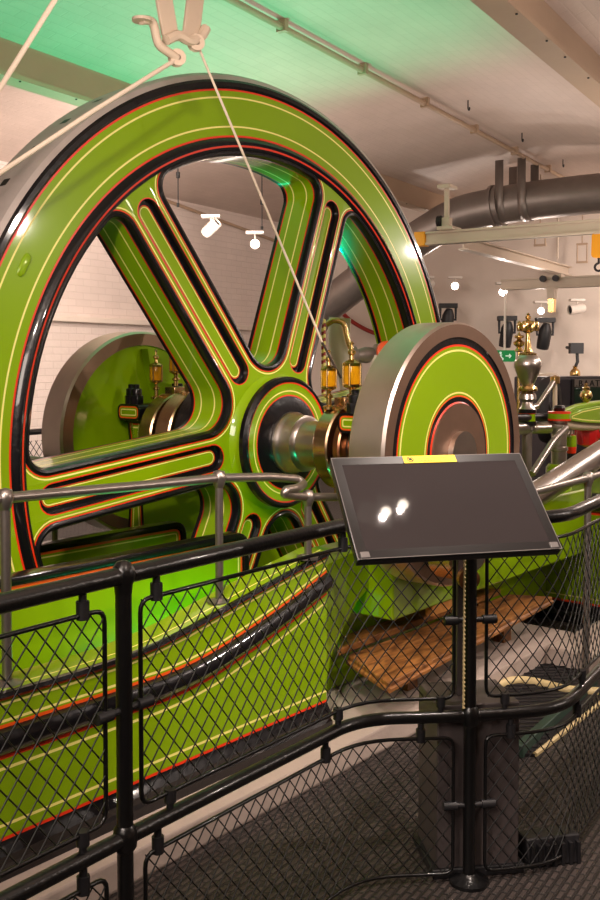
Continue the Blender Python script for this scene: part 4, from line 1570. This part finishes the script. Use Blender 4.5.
# black ceiling lamps at the right
bl = None
for i, (x, y, dist, lab) in enumerate(((507, 331, 12.4, 'black hanging stage lamp left of the governor crown'), (545, 333, 12.2, 'black hanging stage lamp right of the governor crown'), (448, 318, 12.8, 'black hanging stage lamp just above the near crank disc'))):
    p = at(x, y, dist)
    if bl is None:
        bl = thing('stage_lamp', lab, 'stage lamp', 'W', p, 'black hanging stage lamps')
        m = MB()
        m.box(p.x - .12, p.x + .12, p.y - .05, p.y + .05, p.z + .13, p.z + .19, 'black_plastic')
        m.tube([p + Vector((0, .0, .17)), p + Vector((.1, .5, .2))], .02, 'black_plastic', 8)
        m.build('mounting_plate', bl, bevel=.005)
        m = MB()
        m.tube([p + Vector((-.1, 0, .14)), p + Vector((-.1, 0, -.02)), p + Vector((.1, 0, -.02)), p + Vector((.1, 0, .14))], .018, 'black_plastic', 6)
        m.build('yoke', bl)
        m = MB()
        m.lathe([(.0, -.2), (.075, -.2), (.08, -.14), (.08, .03), (.06, .08), (.04, .12), (.0, .12)], 'black_plastic', p, (.1, -.25, 1), 16)
        m.build('lamp_body', bl, smooth=40)
        m = MB()
        m.lathe([(.07, -.203), (.0, -.203)], 'dark_metal', p, (.1, -.25, 1), 16)
        m.build('lens', bl)
    else:
        copy_tree(bl, 'W', p, lab)
gl_ = thing('brass_globe_lamp', 'brass globe on a black hanger beside the end wall at right', 'lamp', 'W', at(575, 374, 12))
p = at(575, 374, 12)
m = MB()
m.tube([p + Vector((.02, .45, .33)), p + Vector((.02, 0, .3)), p + Vector((.03, 0, .15)), p + Vector((0, 0, .08))], .02, 'black_plastic', 8)
m.box(p.x - .07, p.x + .09, p.y - .05, p.y + .05, p.z + .25, p.z + .38, 'black_plastic')
m.build('hanger', gl_)
m = MB()
m.lathe([(.0, -.15), (.027, -.135), (.027, -.105), (.018, -.085), (.045, -.06), (.063, -.015), (.063, .022), (.045, .052), (.021, .075), (.033, .09), (.0, .11)], 'brass', p, (0, 0, 1), 20)
m.build('globe', gl_)
ex = thing('exit_sign', 'small green and white emergency exit sign beyond the crank disc', 'sign', 'W', at(505, 357, 9.4))
p = at(505, 356, 9.4)
sm = Matrix.Translation(p) @ Matrix.Rotation(rad(8), 4, 'Z')
m = MB(sm)
m.box(-.1, .1, -.015, .015, -.055, .055, 'exit_green')
m.build('plate', ex)
m = MB(sm)
m.lathe([(.012, -.002), (.012, .002)], 'exit_white', (-.05, -.017, .03), (0, 1, 0), 10, cap=True)
m.tube([(-.05, -.017, .015), (-.045, -.017, -.01), (-.06, -.017, -.04)], .006, 'exit_white', 5)
m.tube([(-.045, -.017, -.01), (-.025, -.017, -.025), (-.03, -.017, -.04)], .006, 'exit_white', 5)
m.tube([(-.065, -.017, .0), (-.035, -.017, .012)], .005, 'exit_white', 5)
m.tube([(.0, -.017, 0), (.05, -.017, 0)], .006, 'exit_white', 5)
m.tube([(.035, -.017, .018), (.055, -.017, 0), (.035, -.017, -.018)], .006, 'exit_white', 5)
m.build('pictogram', ex)
m = MB(sm)
m.tube([(0, .01, .05), (0, .01, .6)], .012, 'lamp_white', 6)
m.build('hanger', ex)
for i, (x, y) in enumerate(((148, 290), (213, 0), (400, 318))):
    if i == 1:
        continue
    q = onb(x, y, Q1 - .05, 'C') if i == 0 else onb(x, y, P1 - .05, 'C', 0)
    m = MB()
    m.tube([q + Vector((.06 * math.cos(t), -.0, .09 * math.sin(t))) for t in [j * PI / 7 for j in range(8)]] + [q + Vector((-.06, 0, -.07))], .014, 'paint_white', 8)
    tag(m.build('wall_hook', frame='C', org=q), ('white hook on the wall left of the upper left spoke', 'white hook on the wall between hub spoke and flywheel rim')[0 if i == 0 else 1], 'hook', 'white wall hooks')

# ================================================================== LIGHTS
w = bpy.data.worlds.new('world')
w.use_nodes = True
w.node_tree.nodes['Background'].inputs[0].default_value = (.9, .75, .65, 1)
w.node_tree.nodes['Background'].inputs[1].default_value = .05
SC.world = w


def light(name, typ, loc, power, col, target=None, size=.1, angle=60, blend=.5, frame='E', shape=None, sy=None, spread=None):
    l = bpy.data.lights.new(name, typ)
    l.energy, l.color = power, col
    if typ == 'SPOT':
        l.spot_size, l.spot_blend, l.shadow_soft_size = rad(angle), blend, size
    elif typ == 'AREA':
        l.size = size
        if sy:
            l.shape, l.size_y = 'RECTANGLE', sy
        if spread:
            l.spread = rad(spread)
    else:
        l.shadow_soft_size = size
    o = bpy.data.objects.new(name, l)
    COL.objects.link(o)
    o.location = FR[frame] @ Vector(loc)
    if target is not None:
        d = (FR[frame] @ Vector(target)) - o.location
        o.rotation_euler = d.to_track_quat('-Z', 'Y').to_euler()
    return o


WARM = (1, .84, .74)
GRN = (.0, 1, .45)
# visitors' side spots: lamps behind the rim highlights, plus unseen ones added for brightness
light('front_spot', 'SPOT', (1.85, -4.9, 2.9), 180, WARM, (-1.2, 0, 1.5), .05, 75)
light('front_spot', 'SPOT', (.6, -4.2, 3.2), 200, WARM, (0, -1.1, 1.2), .05, 40)  # added to lift the near crank disc face
light('front_spot', 'SPOT', (4.0, -1.7, 2.6), 110, WARM, (1.2, 0, 2.0), .05, 80)
light('front_spot', 'SPOT', (-3.2, -2.2, 3.2), 260, WARM, (0, -1, 1.2), .08, 70)  # added key from upper left for the disc's steel side
light('front_spot', 'SPOT', (-2.2, -3.2, 3.2), 100, WARM, (-1.6, -.8, .5), .06, 70)
light('front_spot', 'SPOT', (2.8, -3.2, 3.25), 240, WARM, (2.4, -.8, 1.0), .06, 85)
# downlights over the touch screen (their glare shows in its glass)
for (x, y), pw in (((383, 517), 110), ((400, 510), 90)):
    dd = ray(x, y)
    nrm = e3
    hit = CAM + dd * ((cen - CAM).dot(nrm) / dd.dot(nrm))
    rf = (dd - nrm * 2 * dd.dot(nrm)).normalized()
    pp = hit + rf * ((3.2 - hit.z) / rf.z)
    t = spot_fix(pp, hit + Vector((.3, .9, 0)) - pp, 'lit downlight above the touch screen, ' + ('nearer the flywheel' if x < 390 else 'nearer the right wall'), True, r=.03, L=.16)
    light('downlight', 'SPOT', pp + (hit - pp).normalized() * .12, pw, WARM, hit + Vector((.35, 1.3, -.2)), .012, 70, .7, 'W')
for p, d in lamps:
    light('track_spot', 'SPOT', p + d * .2, 40, WARM, p + d * 3, .05, 110, .8, 'W')
# added fill panels with no fixtures, brightening walls, vault and machinery
light('wall_fill', 'AREA', (1.8, 2.4, 3.2), 260, WARM, (2.8, 4.6, 1.3), .25, sy=3.5)  # added to lighten the wall seen through the spokes
light('wall_fill', 'AREA', (6.9, -.4, 3.4), 230, WARM, (9.5, .8, 2.0), .3, sy=3)  # added to brighten the end wall at right
light('back_fill', 'AREA', (2.2, 3.0, 2.3), 45, WARM, (2.2, 3.0, 3.9), 2, sy=2)  # added below the back bay to lighten its vault
light('side_fill', 'AREA', (-4.6, -2.4, 2.7), 110, WARM, (0, -1, 1.2), 1.6, sy=1.2)  # added soft source, gives the disc's steel side a broad highlight
light('vault_fill', 'AREA', (-1.6, -2.6, 2.2), 70, WARM, (-1.6, -2.6, 3.9), 3, sy=3)  # floating upward emitter added to brighten the ceiling
light('vault_fill', 'AREA', (4.2, -1.0, 2.0), 50, WARM, (4.2, -1.0, 3.9), 3, sy=3)  # same added emitter under the right part of the ceiling
# green effect lamps hidden by the bed
light('green_effect', 'SPOT', (.9, 1.35, .9), 340, GRN, (.8, 1.25, 3.7), .06, 84, .6)
light('green_effect', 'AREA', (-.72, -.6, .34), 3.5, GRN, (-.72, -.28, .66), .9, sy=.06)
light('green_effect', 'SPOT', (-.35, -.64, .72), 9, GRN, (-.1, .0, 1.0), .05, 100, .6)

vs_ = SC.view_settings
vs_.view_transform, vs_.look, vs_.gamma, vs_.exposure = 'Standard', 'None', 1, -.15
vs_.use_curve_mapping = False
